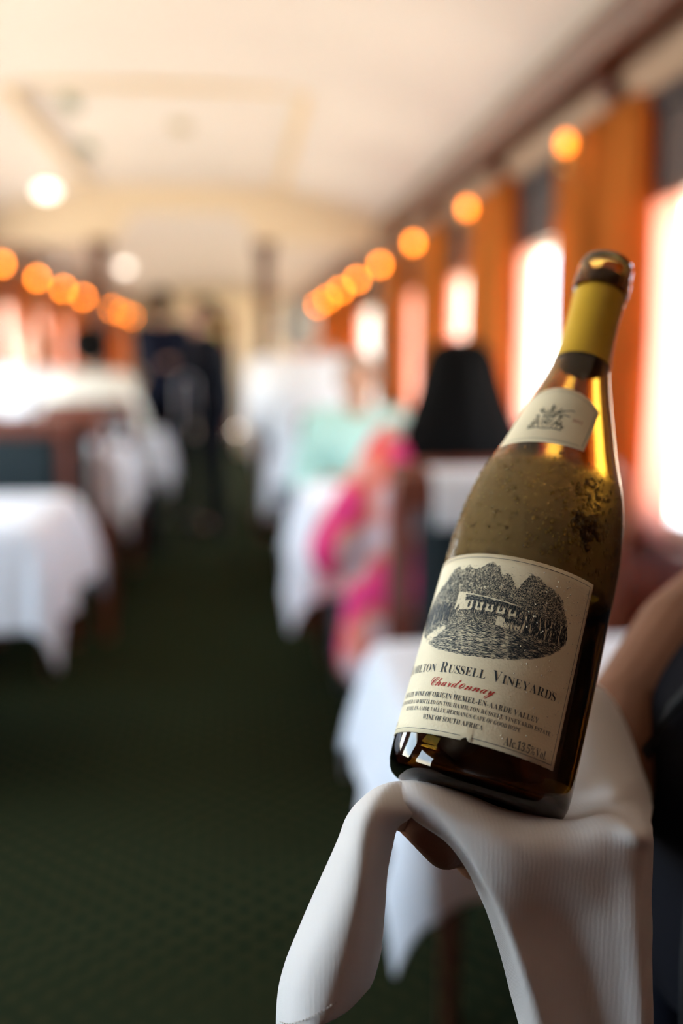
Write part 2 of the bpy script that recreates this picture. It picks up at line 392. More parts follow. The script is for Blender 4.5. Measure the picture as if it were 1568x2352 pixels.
# wall lamps
def lamp(X, sg, y, strength, label, group, xl):
    r0 = empty('wall_lamp', (X-sg*.03, y, 1.730 if sg > 0 else 1.765), label=label, cat='lamp', group=group)
    dx = xl-(X-sg*.03)
    bm = bmesh.new(); ellipsoid(bm, (0, 0, 0), (.012, .03, .045)); obj('wall_plate', bm, M['brass'], r0)
    bm = bmesh.new(); tube(bm, [(0, 0, 0), (dx*.4, 0, -.03), (dx*.85, 0, -.025), (dx, 0, .0), (dx, 0, .025)], .006); obj('arm', bm, M['brass'], r0)
    bm = bmesh.new(); lathe(bm, [(.006, .028), (.013, .032), (.016, .036)], 16, (dx, 0, 0)); obj('cup', bm, M['brass'], r0)
    bm = bmesh.new(); ellipsoid(bm, (dx, 0, .06), (.0165, .0165, .024)); obj('bulb', bm, emis('amber bulb %.1f' % strength, (1, .22, .016), strength), r0)
    # open ribbed glass shade round the bulb
    bm = bmesh.new()
    pr = [(.017, .035), (.030, .045), (.035, .06), (.031, .078), (.034, .088)]
    loft(bm, [[(dx+r*math.cos(2*PI*k/24), r*math.sin(2*PI*k/24), z) for k in range(24)] for r, z in pr], caps=False)
    obj('glass_shade', bm, M['pane'], r0)
k = 0
for i, p in enumerate([p for p in PR if 2.7 < p]):
    st = LAMP*interp(p, [(2.8, .22), (4.0, .34), (5.2, .6), (7, .9), (9, 1.2), (15, 1.2)])
    lamp(XR, 1, p, st, 'small amber wall lamp, %s from the camera in the row along the right wall' % ORD[i], 'wall lamps on the right', .92)
i = 0
for p in PL:
    if p < 6.9: continue
    lamp(XL, -1, p, LAMP*interp(p, [(7, .9), (9, 1.2), (15, 1.2)]), 'small amber wall lamp, %s from the camera in the row along the left wall' % ORD[i], 'wall lamps on the left', -1.53); i += 1
# ceiling globes
gl = emis('white globe', (1, .90, .78), CEIL_LAMP)
for (x, y, lb) in ((-1.10, 6.30, 'white globe ceiling light on the left vault before the arched beam'), (-1.17, 11.2, 'white globe ceiling light on the left vault beyond the arched beam')):
    z = ceil_z(x, y)
    r0 = empty('ceiling_light', (x, y, z), label=lb, cat='ceiling light', group='globe lights on the ceiling')
    bm = bmesh.new(); lathe(bm, [(.05, 0.02), (.05, -.02), (.03, -.03)], 24); obj('base', bm, M['brass'], r0)
    bm = bmesh.new(); ellipsoid(bm, (0, 0, -.045), (.06, .06, .035)); obj('globe', bm, gl, r0)
# round ceiling vents
vm = mat('bronze vent', (.42, .34, .20), .4)
vg = mat('grey green vent', (.25, .28, .20), .5)
for (x, y, rx, ry, m_, lb) in ((-.25, 5.25, .055, .10, vm, 'round bronze vent in the middle of the raised ceiling panel'),
                       (-.72, 4.80, .045, .15, vg, 'nearer oval grey-green vent on the left of the raised ceiling panel'), (-.78, 5.75, .045, .18, vg, 'farther oval grey-green vent on the left of the raised ceiling panel')):
    z = ceil_z(x, y)
    r0 = empty('ceiling_vent', (x, y, z), label=lb, cat='vent', group='vents in the raised ceiling panel')
    bm = bmesh.new(); loft(bm, [[(rx*s*math.cos(2*PI*k/28), ry*s*math.sin(2*PI*k/28), zz) for k in range(28)] for s, zz in ((1, .02), (1, -.006), (.85, -.012), (.8, -.006))]); obj('rim', bm, m_, r0)
    bm = bmesh.new(); box(bm, -rx*.12, rx*.12, -ry*.8, ry*.8, -.012, -.004)
    for q in range(-3, 4):
        hw = rx*.8*math.sqrt(1-(q/4.)**2); box(bm, -hw, hw, ry*q/4.-.004, ry*q/4.+.004, -.016, -.005)
    obj('grille', bm, m_, r0, smooth=False)

# ------------------------------------------------------------------ tables, cloths, chairs
def table_cloth(x0, x1, y0, y1, drop, label, seed):
    cx, cy, a, b_ = (x0+x1)/2, (y0+y1)/2, (x1-x0)/2, (y1-y0)/2
    t = empty('dining_table', (cx, cy, 0), label=label+', legs and top hidden under its cloth', cat='table', group='dining tables')
    boxo('tabletop', (-a+.005, a-.005, -b_+.005, b_-.005, .715, .744), M['mahog'], t)
    bm = bmesh.new(); pf = min(1, b_/.25); lathe(bm, [(.24*pf, 0), (.24*pf, .02), (.05, .06), (.04, .35), (.05, .70), (min(.12, a*.8), .715)], 20); obj('pedestal', bm, M['black'], t)
    bm = bmesh.new(); N = 44
    S = a+drop; T = b_+drop; g = []
    for j in range(N*1+1):
        row = []
        for i in range(N*1+1):
            def wq(k, A, D):   # denser over the overhang
                return -A-D + 2*(A+D)*k/N
            s = wq(i, a, drop); tt = wq(j, b_, drop)
            dx = max(abs(s)-a, 0); dy = max(abs(tt)-b_, 0); ds = math.hypot(dx, dy)
            px = max(-a, min(a, s)); py = max(-b_, min(b_, tt))
            if ds > 0:
                ux, uy = dx/ds*(1 if s > 0 else -1), dy/ds*(1 if tt > 0 else -1)
                f = min(ds/.15, 1)
                out = .008 + .16*ds + f*(.016*math.sin(13*(px-py)+seed) + .01*math.sin(29*(px+py)+2*seed)) 
                if dx > 0 and dy > 0: out += .03*f
                z = .750 - max(0, ds-.006)*.965
                row.append(bm.verts.new((max(XL+.045, min(XR-.045, cx+px+ux*out)), cy+py+uy*out, z)))
            else: row.append(bm.verts.new((cx+px, cy+py, .750)))
        g.append(row)
    for r1, r2 in zip(g, g[1:]):
        for i in range(N): bm.faces.new((r1[i], r1[i+1], r2[i+1], r2[i]))
    o = obj('tablecloth', bm, M['cloth'])
    s = o.modifiers.new('s', 'SOLIDIFY'); s.thickness = .003; s.offset = 1
    s = o.modifiers.new('d', 'SUBSURF'); s.levels = 1; s.render_levels = 1
    tag(o, 'white cloth on the '+label, 'tablecloth', 'white tablecloths')
    o.data.name = 'tablecloth'
tabs = [(.22, 1.03, 1.08, 1.53, .19, 'nearest table on the right, just behind the bottle', 1),
        (.24, 1.03, 3.00, 3.65, .28, 'second right table, before the woman in pink', 2.2),
        (.22, 1.03, 5.05, 5.70, .27, 'third right table, by the leaning man', 3.1),
        (.22, 1.03, 7.15, 7.80, .27, 'fourth table on the right, past the column', 4.5),
        (-1.62, -.55, 2.72, 3.42, .29, 'large empty table at the left edge', 5.2),
        (-1.62, -.60, 5.00, 5.62, .33, 'left table where the black-haired woman sits', .4),
        (-1.62, -.62, 7.95, 8.55, .30, 'far left table beside the waiters', 2.7),
        (-.66, -.49, 6.30, 6.55, .30, 'small serving stand in front of the navy-suited waiter', 1.7)]
for a in tabs: table_cloth(*a)

def chair(x, y, rz, label, wdt=.46):
    """seat faces +Y before turning"""
    t = empty('dining_chair', (x, y, 0), rz, label, 'chair', 'red-brown dining chairs with teal upholstery')
    h = wdt/2
    boxo('seat', (-h+.01, h-.01, -.21, .22, .42, .475), M['teal'], t, bevel=.018)
    boxo('backrest', (-h+.05, h-.05, -.245, -.205, .52, .89), M['teal'], t, bevel=.015)
    for s_ in (-1, 1):
        bm = bmesh.new(); loft(bm, [[(s_*h+a, yy+b_, z) for a, b_ in ((-.022, -.018), (.022, -.018), (.022, .018), (-.022, .018))] for yy, z in ((-.25, 0), (-.22, .42), (-.235, .95))])
        obj('back_post', bm, M['redwood'], t, smooth=False, bevel=.005)
        bm = bmesh.new(); loft(bm, [[(s_*(h-.025)+a*k, .19+b_*k, z) for a, b_ in ((-.02, -.02), (.02, -.02), (.02, .02), (-.02, .02))] for k, z in ((.7, 0), (1, .42))])
        obj('leg', bm, M['mahog'], t, smooth=False, bevel=.004)
    boxo('top_rail', (-h-.02, h+.02, -.262, -.205, .89, .965), M['redwood'], t, bevel=.012)
    boxo('lower_rail', (-h+.02, h-.02, -.245, -.21, .48, .52), M['redwood'], t)
    boxo('seat_frame', (-h+.01, h-.01, -.21, .21, .37, .42), M['redwood'], t)
    return t
chair(.62, 2.50, 0, 'chair the long-haired woman sits on', .50)
chair(.57, 1.80, PI, 'empty chair with a white cover over its back, beyond the nearest right table')
chair(.55, 4.05, PI, 'chair under the person in the mint shirt')
chair(.52, 4.62, 0, 'chair under the man in white on the right')
chair(-.93, 3.95, 0+rad(0)+PI, 'chair on the aisle side between the first two left tables, turned towards the camera')
chair(-1.40, 3.95, PI, 'chair by the left wall between the first two left tables, turned towards the camera')
chair(-.80, 4.52, 0, 'aisle chair with its back to the camera before the second left table')
chair(-.82, 5.98, 0, 'chair under the black-haired woman in cream')
chair(-1.30, 6.56, PI, 'chair under the pink-faced man in white on the left')
chair(.60, 6.15, PI, 'chair past the third right table, before the right column')
# white cover over the near chair back
bm = bmesh.new()
rows = []
for yy, z in ((1.984, .855), (1.983, .88), (1.985, .935), (1.995, .968), (2.02, .975), (2.05, .974), (2.068, .955), (2.070, .89), (2.072, .82)):
    rows.append([(.40+.24*i/16, yy+.002*math.sin(i*1.3), z+(.006*math.cos(i*1.1) if z == .82 else 0)) for i in range(17)])
loft(bm, rows, close=False, caps=False)
o = obj('headrest_cover', bm, M['white']); s = o.modifiers.new('s', 'SOLIDIFY'); s.thickness = .002; s.offset = 0
tag(o, "white linen cover over the back of the empty chair behind the bottle", 'chair cover')

# things on the tables
def wine_bottle(x, y, label, h=.30):
    t = empty('wine_bottle', (x, y, .7535), label=label, cat='bottle')
    k = h/.3
    bm = bmesh.new(); lathe(bm, [(.030*k, 0), (.037*k, .006*k), (.038*k, .02*k), (.038*k, .17*k), (.034*k, .195*k), (.02*k, .215*k), (.0145*k, .235*k), (.014*k, .285*k), (.016*k, .288*k), (.016*k, .30*k), (.012*k, .30*k)], 28); obj('glass_body', bm, M['darkglass'], t)
    bm = bmesh.new(); loft(bm, [[(.0384*k*math.sin(a), -.0384*k*math.cos(a), z*k) for a in [rad(-60+120*i/16) for i in range(17)]] for z in (.05, .14)], close=False, caps=False); obj('paper_label', bm, M['white'], t)
def wine_glass(x, y, label):
    t = empty('wine_glass', (x, y, .7535), label=label, cat='glass', group='wine glasses on the tables')
    gm = M['glassclear']
    bm = bmesh.new(); lathe(bm, [(.034, 0), (.034, .002), (.006, .006), (.0035, .02), (.0035, .08), (.008, .09)], 24); obj('stem_and_foot', bm, gm, t)
    bm = bmesh.new(); lathe(bm, [(.005, .088), (.022, .098), (.034, .12), (.037, .145), (.033, .185), (.032, .185), (.036, .145), (.033, .121), (.021, .100), (.004, .091)], 24); obj('bowl', bm, gm, t)
mg = bpy.data.materials.new('clear glass'); mg.use_nodes = True
b = mg.node_tree.nodes['Principled BSDF']; b.inputs['Transmission Weight'].default_value = 1; b.inputs['Roughness'].default_value = .02; b.inputs['IOR'].default_value = 1.45
M['glassclear'] = mg
wine_bottle(-.68, 5.25, 'dark wine bottle standing on the second left table, left of the shorter one', .24)
wine_bottle(-.60, 5.38, 'shorter dark bottle beside the wine bottle on the second left table', .20)
wine_glass(-.95, 5.15, 'wine glass left of the two bottles on the second left table')
wine_glass(.50, 3.25, 'wine glass on the table of the woman in the pink dress')
wine_glass(.45, 5.3, 'wine glass on the third right table')
# folded napkin standing at the wall end of the table
bm = bmesh.new(); loft(bm, [[(.86+.05*k*math.cos(a), 3.2+.04*k*math.sin(a), z) for a in [2*PI*i/10 for i in range(10)]] for k, z in ((1, .7535), (.8, .83), (.3, .93), (.05, .96))])
tag(obj('folded_napkin', bm, M['white']), 'white napkin folded to a peak on the second right table by the window', 'napkin')

# ------------------------------------------------------------------ people
def remesh(o, v, sm=6):
    r = o.modifiers.new('r', 'REMESH'); r.mode = 'VOXEL'; r.voxel_size = v; r.use_smooth_shade = True
    s = o.modifiers.new('s', 'SMOOTH'); s.factor = .5; s.iterations = sm
    return o
def head_mesh(bm, c, rot=None, s=1.0):
    rot = rot or Matrix.Identity(3); c = Vector(c)
    def q(x, y, z): return c + rot @ (Vector((x, y, z))*s)
    ellipsoid(bm, q(0, -.012, .025), (.074*s, .092*s, .088*s), rot)          # skull
    ellipsoid(bm, q(0, .018, -.045), (.056*s, .066*s, .062*s), rot)          # face and jaw
    ellipsoid(bm, q(0, .062, -.088), (.024*s, .020*s, .018*s), rot)          # chin
    ellipsoid(bm, q(0, .066, .022), (.052*s, .022*s, .014*s), rot)           # brow
    capsule(bm, q(0, .078, .006), .008*s, q(0, .100, -.032), .012*s, 8)      # nose
    for x in (-1, 1):
        ellipsoid(bm, q(x*.014, .090, -.036), (.009*s, .010*s, .008*s), rot)
        ellipsoid(bm, q(x*.077, -.008, -.010), (.010*s, .020*s, .030*s), rot)  # ears
        ellipsoid(bm, q(x*.036, .055, -.022), (.022*s, .022*s, .018*s), rot)   # cheeks
    ellipsoid(bm, q(0, .080, -.060), (.022*s, .012*s, .006*s), rot)
    ellipsoid(bm, q(0, .080, -.070), (.018*s, .012*s, .007*s), rot)
def hand_mesh(bm, wrist, d, nrm, side, s=1.0, curl=.5):
    """palm, four bent fingers and a thumb; d along the hand, nrm = direction the palm faces"""
    d = d.normalized(); nrm = (nrm-d*nrm.dot(d)).normalized(); l = d.cross(nrm)*side
    for k in (-1.2, -.4, .4, 1.2): capsule(bm, wrist+d*.012+l*k*.010*s, .013*s, wrist+d*.085*s+l*k*.018*s, .0125*s, 8)
    for k, L in ((-1.35, .070), (-.45, .080), (.45, .074), (1.35, .056)):
        p = wrist+d*.090*s+l*k*.0175*s; dd = d.copy(); r = .0088*s
        for seg, f in enumerate((.45, .32, .25)):
            dd = (dd + nrm*curl*(.35+.4*seg)).normalized(); q2 = p+dd*L*f*s
            capsule(bm, p, r, q2, r*.92, 8); p = q2; r *= .92
    p = wrist+d*.03*s-l*.026*s; q1 = p+(d*.5-l*.7+nrm*.3).normalized()*.038*s; q2 = q1+(d*.9-l*.1+nrm*.35).normalized()*.030*s
    capsule(bm, wrist+d*.02*s-l*.01*s, .014*s, p, .013*s, 8); capsule(bm, p, .013*s, q1, .0105*s, 8); capsule(bm, q1, .0105*s, q2, .009*s, 8)

def person(x, y, rz, label, pose='sit', skin='skin_p', top='white', bottom='trous', hair='short', hairm='brownhair', lean=(0, 0), head_pitch=0, head_yaw=0, arms=None, scale=1.0, sleeve='short', girth=1.0, group=None, hands=None, voxel=.009, skirt=False):
    t = empty('person', (x, y, 0), rz, label, 'person', group)
    t.scale = (scale,)*3
    V = Vector
    if pose == 'sit':
        hz = .55; sh = 1.02
        J = dict(knee=[V((s*.10, .44, .50)) for s in (-1, 1)], ank=[V((s*.11, .42, .10)) for s in (-1, 1)], hip=[V((s*.09, .02, .53)) for s in (-1, 1)])
    else:
        hz = .94; sh = 1.42
        J = dict(knee=[V((s*.10, .02, .50)) for s in (-1, 1)], ank=[V((s*.11, -.01, .09)) for s in (-1, 1)], hip=[V((s*.09, 0, .92)) for s in (-1, 1)])
    pel = V((0, 0, hz)); L = V((lean[0], lean[1], 0))
    chest = V((0, 0, sh-.12))+L*.8; neck = V((0, .005, sh+.035))+L; hd = V((0, .03, sh+.155))+L*1.12
    shl = [V((s*.165, 0, sh-.015))+L for s in (-1, 1)]
    if arms is None:
        if pose == 'sit': arms = [[V((s*.25, .06, sh-.27))+L*.7, V((s*.17, .30, .79))] for s in (-1, 1)]
        else: arms = [[V((s*.24, -.01, sh-.29))+L*.6, V((s*.25, .09, sh-.53))+L*.3] for s in (-1, 1)]
    rot = Matrix.Rotation(rad(head_yaw), 3, 'Z') @ Matrix.Rotation(rad(-head_pitch), 3, 'X')
    g = girth
    def torso(bm, e):
        capsule(bm, pel+V((-.06, 0, 0)), .115*g+e, pel+V((.06, 0, 0)), .115*g+e, 14)
        capsule(bm, pel, .125*g+e, chest+V((0, 0, -.05)), .125*g+e, 16)
        capsule(bm, chest+V((-.075, 0, .0)), .108*g+e, chest+V((.075, 0, .0)), .108*g+e, 14)
        capsule(bm, shl[0]+V((.04, 0, -.01)), .062+e, shl[1]+V((-.04, 0, -.01)), .062+e, 12)
    def legs(bm, e, lo=True):
        for i in (0, 1):
            capsule(bm, J['hip'][i], .085*g+e, J['knee'][i], .058+e, 12)
            capsule(bm, J['knee'][i], .056+e, J['ank'][i]+V((0, 0, .0)), .038+e, 12)
    bm = bmesh.new(); torso(bm, 0); legs(bm, 0)
    capsule(bm, neck-V((0, 0, .06))-L*.1, .062, hd-V((0, .01, .05)), .052, 12); head_mesh(bm, hd, rot)
    for i, s in ((0, -1), (1, 1)):
        e_, h_ = arms[i]; capsule(bm, shl[i], .052, e_, .040, 12); capsule(bm, e_, .040, h_, .026, 12)
        dd = (h_-e_).normalized()
        hand_mesh(bm, h_, dd if not hands else hands[i][0], V((0, 0, -1)) if not hands else hands[i][1], s, 1.0)
        a = J['ank'][i]; capsule(bm, a, .036, a+V((0, .11, -.055)), .030, 10)
    remesh(obj('body', bm, M[skin], t), voxel)
    bm = bmesh.new(); torso(bm, .012)
    for i in (0, 1):
        e_, h_ = arms[i]; f = 1.0 if sleeve != 'short' else .62
        capsule(bm, shl[i], .064, shl[i].lerp(e_, f), .056 if sleeve == 'short' else .050, 12)
        if sleeve != 'short': capsule(bm, e_, .050, e_.lerp(h_, .92), .037, 12)
    if skirt:
        capsule(bm, shl[0], .07, arms[0][0], .085, 12); capsule(bm, arms[0][0], .085, arms[0][0]+V((.05, .10, -.02)), .07, 12)
        capsule(bm, V((-.10, -.02, .62)), .12, V((-.22, -.04, .60)), .10, 14); capsule(bm, V((-.22, -.04, .62)), .10, V((-.23, -.02, .46)), .11, 14); capsule(bm, V((-.16, -.02, .95)), .09, V((-.20, -.02, .66)), .09, 14)
        for i in (0, 1): capsule(bm, J['hip'][i], .11, J['knee'][i], .09, 12); capsule(bm, J['knee'][i], .09, J['knee'][i]+V((0, 0, -.2)), .10, 12)
        capsule(bm, pel+V((0, .1, -.02)), .15, pel+V((0, .38, -.05)), .12, 12)
    nm = {'navy': 'jacket', 'black': 'jacket', 'dress': 'dress'}.get(top, 'shirt')
    remesh(obj(nm, bm, M[top], t), .013, 4)
    if not skirt:
        bm = bmesh.new(); capsule(bm, pel+V((-.05, 0, -.02)), .13*g, pel+V((.05, 0, -.02)), .13*g, 14); legs(bm, .014)
        remesh(obj('trousers', bm, M[bottom], t), .013, 4)
    for i in (0, 1):
        a = J['ank'][i]; bm = bmesh.new(); capsule(bm, V((a.x, a.y-.02, .045)), .042, V((a.x, a.y+.15, .038)), .036, 12); box(bm, a.x-.036, a.x+.036, a.y-.06, a.y+.18, .001, .014)
        remesh(obj('shoe', bm, M['shoe'], t), .008, 2)
    for s in (-1, 1):
        bm = bmesh.new(); ellipsoid(bm, hd+rot @ V((s*.030, .072, .002)), (.0115, .010, .008), rot, 10); ey = obj('eye', bm, M['eyew'], t)
        bm = bmesh.new(); ellipsoid(bm, hd+rot @ V((s*.030, .0795, .002)), (.0058, .0032, .0058), rot, 10); obj('iris', bm, M['hair'], ey)
    bm = bmesh.new()
    if hair != 'bald':
        ellipsoid(bm, hd+rot @ V((0, -.026, .036)), (.084, .092, .090), rot)
        ellipsoid(bm, hd+rot @ V((0, -.045, -.005)), (.080, .070, .085), rot)
        if hair == 'full': ellipsoid(bm, hd+rot @ V((0, -.03, .035)), (.115, .112, .115), rot)
        if hair == 'bun': ellipsoid(bm, hd+rot @ V((0, -.06, .11)), (.04, .04, .035), rot)
        if hair == 'bob':
            for s in (-1, 1): capsule(bm, hd+rot @ V((s*.075, -.01, .03)), .03, hd+rot @ V((s*.085, -.01, -.10)), .032)
            capsule(bm, hd+rot @ V((0, -.07, .0)), .06, hd+rot @ V((0, -.07, -.10)), .06)
        if hair != 'long': remesh(obj('hair', bm, M[hairm], t), .010, 3)
        else: bm.free()
    return t, hd

V = Vector
# woman with long black hair and printed dress
t, hd = person(.58, 2.50, 0, 'woman seen from behind with long straight black hair and a pink and orange printed dress', skin='skin_d', top='dress', hair='long', lean=(-.02, .02), scale=.97, skirt=True, girth=1.0,
    arms=[[V((-.33, .0, .74)), V((-.22, .27, .80))], [V((.25, .06, .75)), V((.15, .30, .80))]])
bm = bmesh.new()
rows = []
for z, hw, hd_, cx, cy in ((1.292, .028, .03, 0, 0), (1.282, .062, .07, 0, -.002), (1.255, .088, .098, 0, -.005), (1.20, .104, .112, 0, -.008), (1.13, .122, .112, 0, -.02), (1.05, .156, .095, -.005, -.06), (.97, .175, .075, .0, -.105), (.915, .172, .062, .01, -.12), (.875, .135, .045, .02, -.125)):
    rows.append([(cx-.01+hw*math.cos(a)*(1+.03*math.sin(9*a+z*4)), .03+cy+hd_*math.sin(a)*(1+.04*math.sin(11*a)), z) for a in [2*PI*i/48 for i in range(48)]])
loft(bm, rows); o = obj('hair', bm, M['hair'], t); s = o.modifiers.new('d', 'SUBSURF'); s.levels = 1; s.render_levels = 1
# mint shirt, facing the camera across the table
person(.50, 4.0, PI, 'person in a loose mint green shirt sitting behind the long-haired woman', skin='skin_d', top='mint', hair='short', hairm='greyhair', lean=(.02, .04), girth=1.25, scale=.95, head_pitch=10, sleeve='long')
# man in white leaning out into the aisle
person(.45, 4.68, 0, 'grey-haired man in a white shirt leaning out towards the aisle on the right', skin='skin_p', top='white', hair='short', hairm='greyhair', lean=(-.12, .04), girth=1.45, scale=1.14,
    arms=[[V((-.31, -.02, .80)), V((-.25, .26, .76))], [V((.2, .1, .75)), V((.1, .32, .78))]], sleeve='long')
person(.56, 6.15, PI, 'person in white facing the camera at the third right table', skin='skin_p', top='white', hair='short', hairm='brownhair', lean=(0, .03), girth=1.1)
# left side
person(-.82, 5.98, 0, 'woman in a cream blouse with black hair, seen from behind, beyond the second left table', skin='skin_d', top='creamshirt', hair='full', hairm='hair', lean=(-.02, .02), head_pitch=5, girth=1.5, scale=1.06, sleeve='long')
person(-1.30, 6.50, PI, 'pink-faced bald man in a white shirt seated left of the black-haired woman', skin='skin_p', top='white', hair='bald', lean=(-.05, .03), girth=1.35, scale=1.08)
person(-1.27, 4.52, 0, 'guest in a white shirt cut off by the left edge, seen from behind', skin='skin_p', top='white', hair='short', hairm='greyhair', lean=(0, .02), girth=1.1)
# two waiters standing in the aisle
person(-.50, 7.35, rad(-12), 'waiter in a navy suit standing left in the aisle, seen from behind', pose='stand', skin='skin_p', top='navy', bottom='black', hair='short', hairm='hair', lean=(-.04, .05), sleeve='long', girth=1.15,
    arms=[[V((-.22, .12, 1.16)), V((-.08, .30, 1.17))], [V((.22, .10, 1.16)), V((.06, .30, 1.17))]])
person(-.16, 6.98, rad(84), 'waiter in a black suit standing right in the aisle, white napkin over his arm', pose='stand', skin='skin_p', top='black', bottom='black', hair='short', hairm='hair', lean=(0, .03), sleeve='long', scale=.95,
    girth=1.3, arms=[[V((-.24, .06, 1.22)), V((-.07, .24, 1.24))], [V((.24, .06, 1.22)), V((.07, .24, 1.24))]])
bm = bmesh.new(); rows = []
for dx, z in ((-.055, .80), (-.05, .90), (-.05, 1.02), (-.045, 1.085), (0, 1.115), (.045, 1.085), (.05, .98), (.055, .85)):
    rows.append([(-.33+dx*1.2+.006*math.sin(i), 6.80+.10*i/12, z-.03) for i in range(13)])
loft(bm, rows, close=False, caps=False); o = obj('napkin', bm, M['cloth']); s = o.modifiers.new('s', 'SOLIDIFY'); s.thickness = .004
tag(o, "white napkin hanging over the black-suited waiter's forearm", 'napkin')
# added glowing bead by the inner wall post, standing in for a reflected glint
r0 = empty('glint_bead', (.085, 9.0, .52), label='tiny round glowing bead added as a brass glint, low beyond the waiters', cat='lamp')
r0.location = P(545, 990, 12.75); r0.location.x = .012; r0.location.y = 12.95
bm = bmesh.new(); ellipsoid(bm, (0, .012, 0), (.018, .022, .018)); obj('added_knob', bm, M['brass'], r0)
bm = bmesh.new(); ellipsoid(bm, (0, -.010, 0), (.012, .010, .012)); obj('lens', bm, emis('added glint glow', (1, .85, .7), 22.0), r0)  # the added glow, in place of a highlight on the brass

# ------------------------------------------------------------------ the held wine bottle
# pose in space: base centre and axis
BB = CV(.0592081, -.13059341, .44886629)
th_, ti_ = .31818908, .35306427
AX = CD(math.sin(th_)*math.cos(ti_), math.cos(th_)*math.cos(ti_), math.sin(ti_)).normalized()
ac = (math.sin(th_)*math.cos(ti_), math.cos(th_)*math.cos(ti_), math.sin(ti_))
nl = math.hypot(ac[0], ac[1]); E1 = CD(ac[1]/nl, -ac[0]/nl, 0)
e1 = (ac[1]/nl, -ac[0]/nl, 0)
e2 = (ac[1]*e1[2]-ac[2]*e1[1], ac[2]*e1[0]-ac[0]*e1[2], ac[0]*e1[1]-ac[1]*e1[0]); E2 = CD(*e2)
ph = rad(-143.5)
OUT = (E1*math.sin(ph) - E2*math.cos(ph)).normalized()
TX = (-(E1*math.cos(ph) + E2*math.sin(ph))).normalized()
YL = -OUT
bt = empty('wine_bottle', label='tall amber-green white wine bottle with a cream label, tilted on the draped hand in front', cat='bottle')
bt.matrix_world = Matrix(((TX.x, YL.x, AX.x, BB.x), (TX.y, YL.y, AX.y, BB.y), (TX.z, YL.z, AX.z, BB.z), (0, 0, 0, 1)))
PRF = [(0, .0385), (.003, .0402), (.008, .0413), (.014, .0417), (.03, .0418), (.12, .0411), (.13, .0405), (.14, .0394), (.15, .0379), (.16, .0355), (.17, .0322), (.18, .0288), (.19, .0259), (.20, .0231), (.21, .0203), (.22, .0176), (.23, .0153), (.24, .0139), (.25, .0135), (.265, .0134), (.278, .0136)]
def br(h): return crom(PRF, h)
hs = [0.003, .005, .008, .013, .02]+[.03+.01*i for i in range(9)]+[.12+.004*i for i in range(40)]
outer = [(.028, 0.0), (.0335, 0.0003), (.0365, .0010), (.0388, .0024), (.0402, .0044), (.0410, .0070)]+[(br(h), h) for h in hs if .0075 < h < .278]+[(.0136, .277), (.0148, .2785), (.0153, .282), (.0153, .288), (.0146, .2905), (.0146, .297), (.0138, .2995), (.0122, .3)]
inner = [(.0108, .299), (.0106, .29), (.0102, .25)]+[(max(.0102, br(h)-.003), h) for h in reversed(hs) if .012 < h < .245]+[(.036, .007), (.030, .005), (.022, .012), (.010, .024), (.0005, .027)]
punt = [(.0005, .022), (.010, .019), (.022, .006)]
def tint_glass(name, col, rough, fog=False):
    m = bpy.data.materials.new(name); m.use_nodes = True; t = m.node_tree; b = t.nodes['Principled BSDF']
    b.inputs['Base Color'].default_value = (*col, 1); b.inputs['Transmission Weight'].default_value = 1; b.inputs['Roughness'].default_value = rough; b.inputs['IOR'].default_value = 1.5
    if fog:
        va = t.nodes.new('ShaderNodeVolumeAbsorption'); va.inputs[0].default_value = (.71, .56, .04, 1); va.inputs[1].default_value = 600; t.links.new(va.outputs[0], t.nodes['Material Output'].inputs['Volume'])
    return m
gm = tint_glass('amber green bottle glass', (1, 1, 1), .0, fog=True)
# condensation: a film of mist with its own shape on the cold shoulder
t_ = gm.node_tree; b_ = t_.nodes['Principled BSDF']; out = t_.nodes['Material Output']
tco = t_.nodes.new('ShaderNodeTexCoord'); sp = t_.nodes.new('ShaderNodeSeparateXYZ'); t_.links.new(tco.outputs['Object'], sp.inputs[0])
nz = t_.nodes.new('ShaderNodeTexNoise'); nz.inputs['Scale'].default_value = 60; nz.inputs['Detail'].default_value = 5; t_.links.new(tco.outputs['Object'], nz.inputs['Vector'])
add = t_.nodes.new('ShaderNodeMath'); add.operation = 'MULTIPLY_ADD'; add.inputs[1].default_value = .014; t_.links.new(nz.outputs[0], add.inputs[0]); t_.links.new(sp.outputs['Z'], add.inputs[2])
rp = t_.nodes.new('ShaderNodeValToRGB'); mrg = t_.nodes.new('ShaderNodeMapRange'); mrg.inputs[1].default_value = 0; mrg.inputs[2].default_value = .3
t_.links.new(add.outputs[0], mrg.inputs[0]); t_.links.new(mrg.outputs[0], rp.inputs[0])
els = rp.color_ramp.elements; els[0].position = .0; els[0].color = (0, 0, 0, 1); els[1].position = .352; els[1].color = (0, 0, 0, 1)
for p_, c_ in ((.375, 1), (.545, 1), (.575, 0)): e = els.new(p_); e.color = (c_, c_, c_, 1)
film = t_.nodes.new('ShaderNodeBsdfDiffuse'); film.inputs[0].default_value = (.25, .17, .065, 1)
nc = t_.nodes.new('ShaderNodeTexNoise'); nc.inputs['Scale'].default_value = 330; nc.inputs['Detail'].default_value = 3; t_.links.new(tco.outputs['Object'], nc.inputs['Vector'])
rc = t_.nodes.new('ShaderNodeValToRGB'); rc.color_ramp.elements[0].position = .60; rc.color_ramp.elements[0].color = (.58, .58, .58, 1); rc.color_ramp.elements[1].position = .66; rc.color_ramp.elements[1].color = (.12, .12, .12, 1); t_.links.new(nc.outputs[0], rc.inputs[0])
ml = t_.nodes.new('ShaderNodeMath'); ml.operation = 'MULTIPLY'; t_.links.new(rc.outputs[0], ml.inputs[1]); t_.links.new(rp.outputs[0], ml.inputs[0])
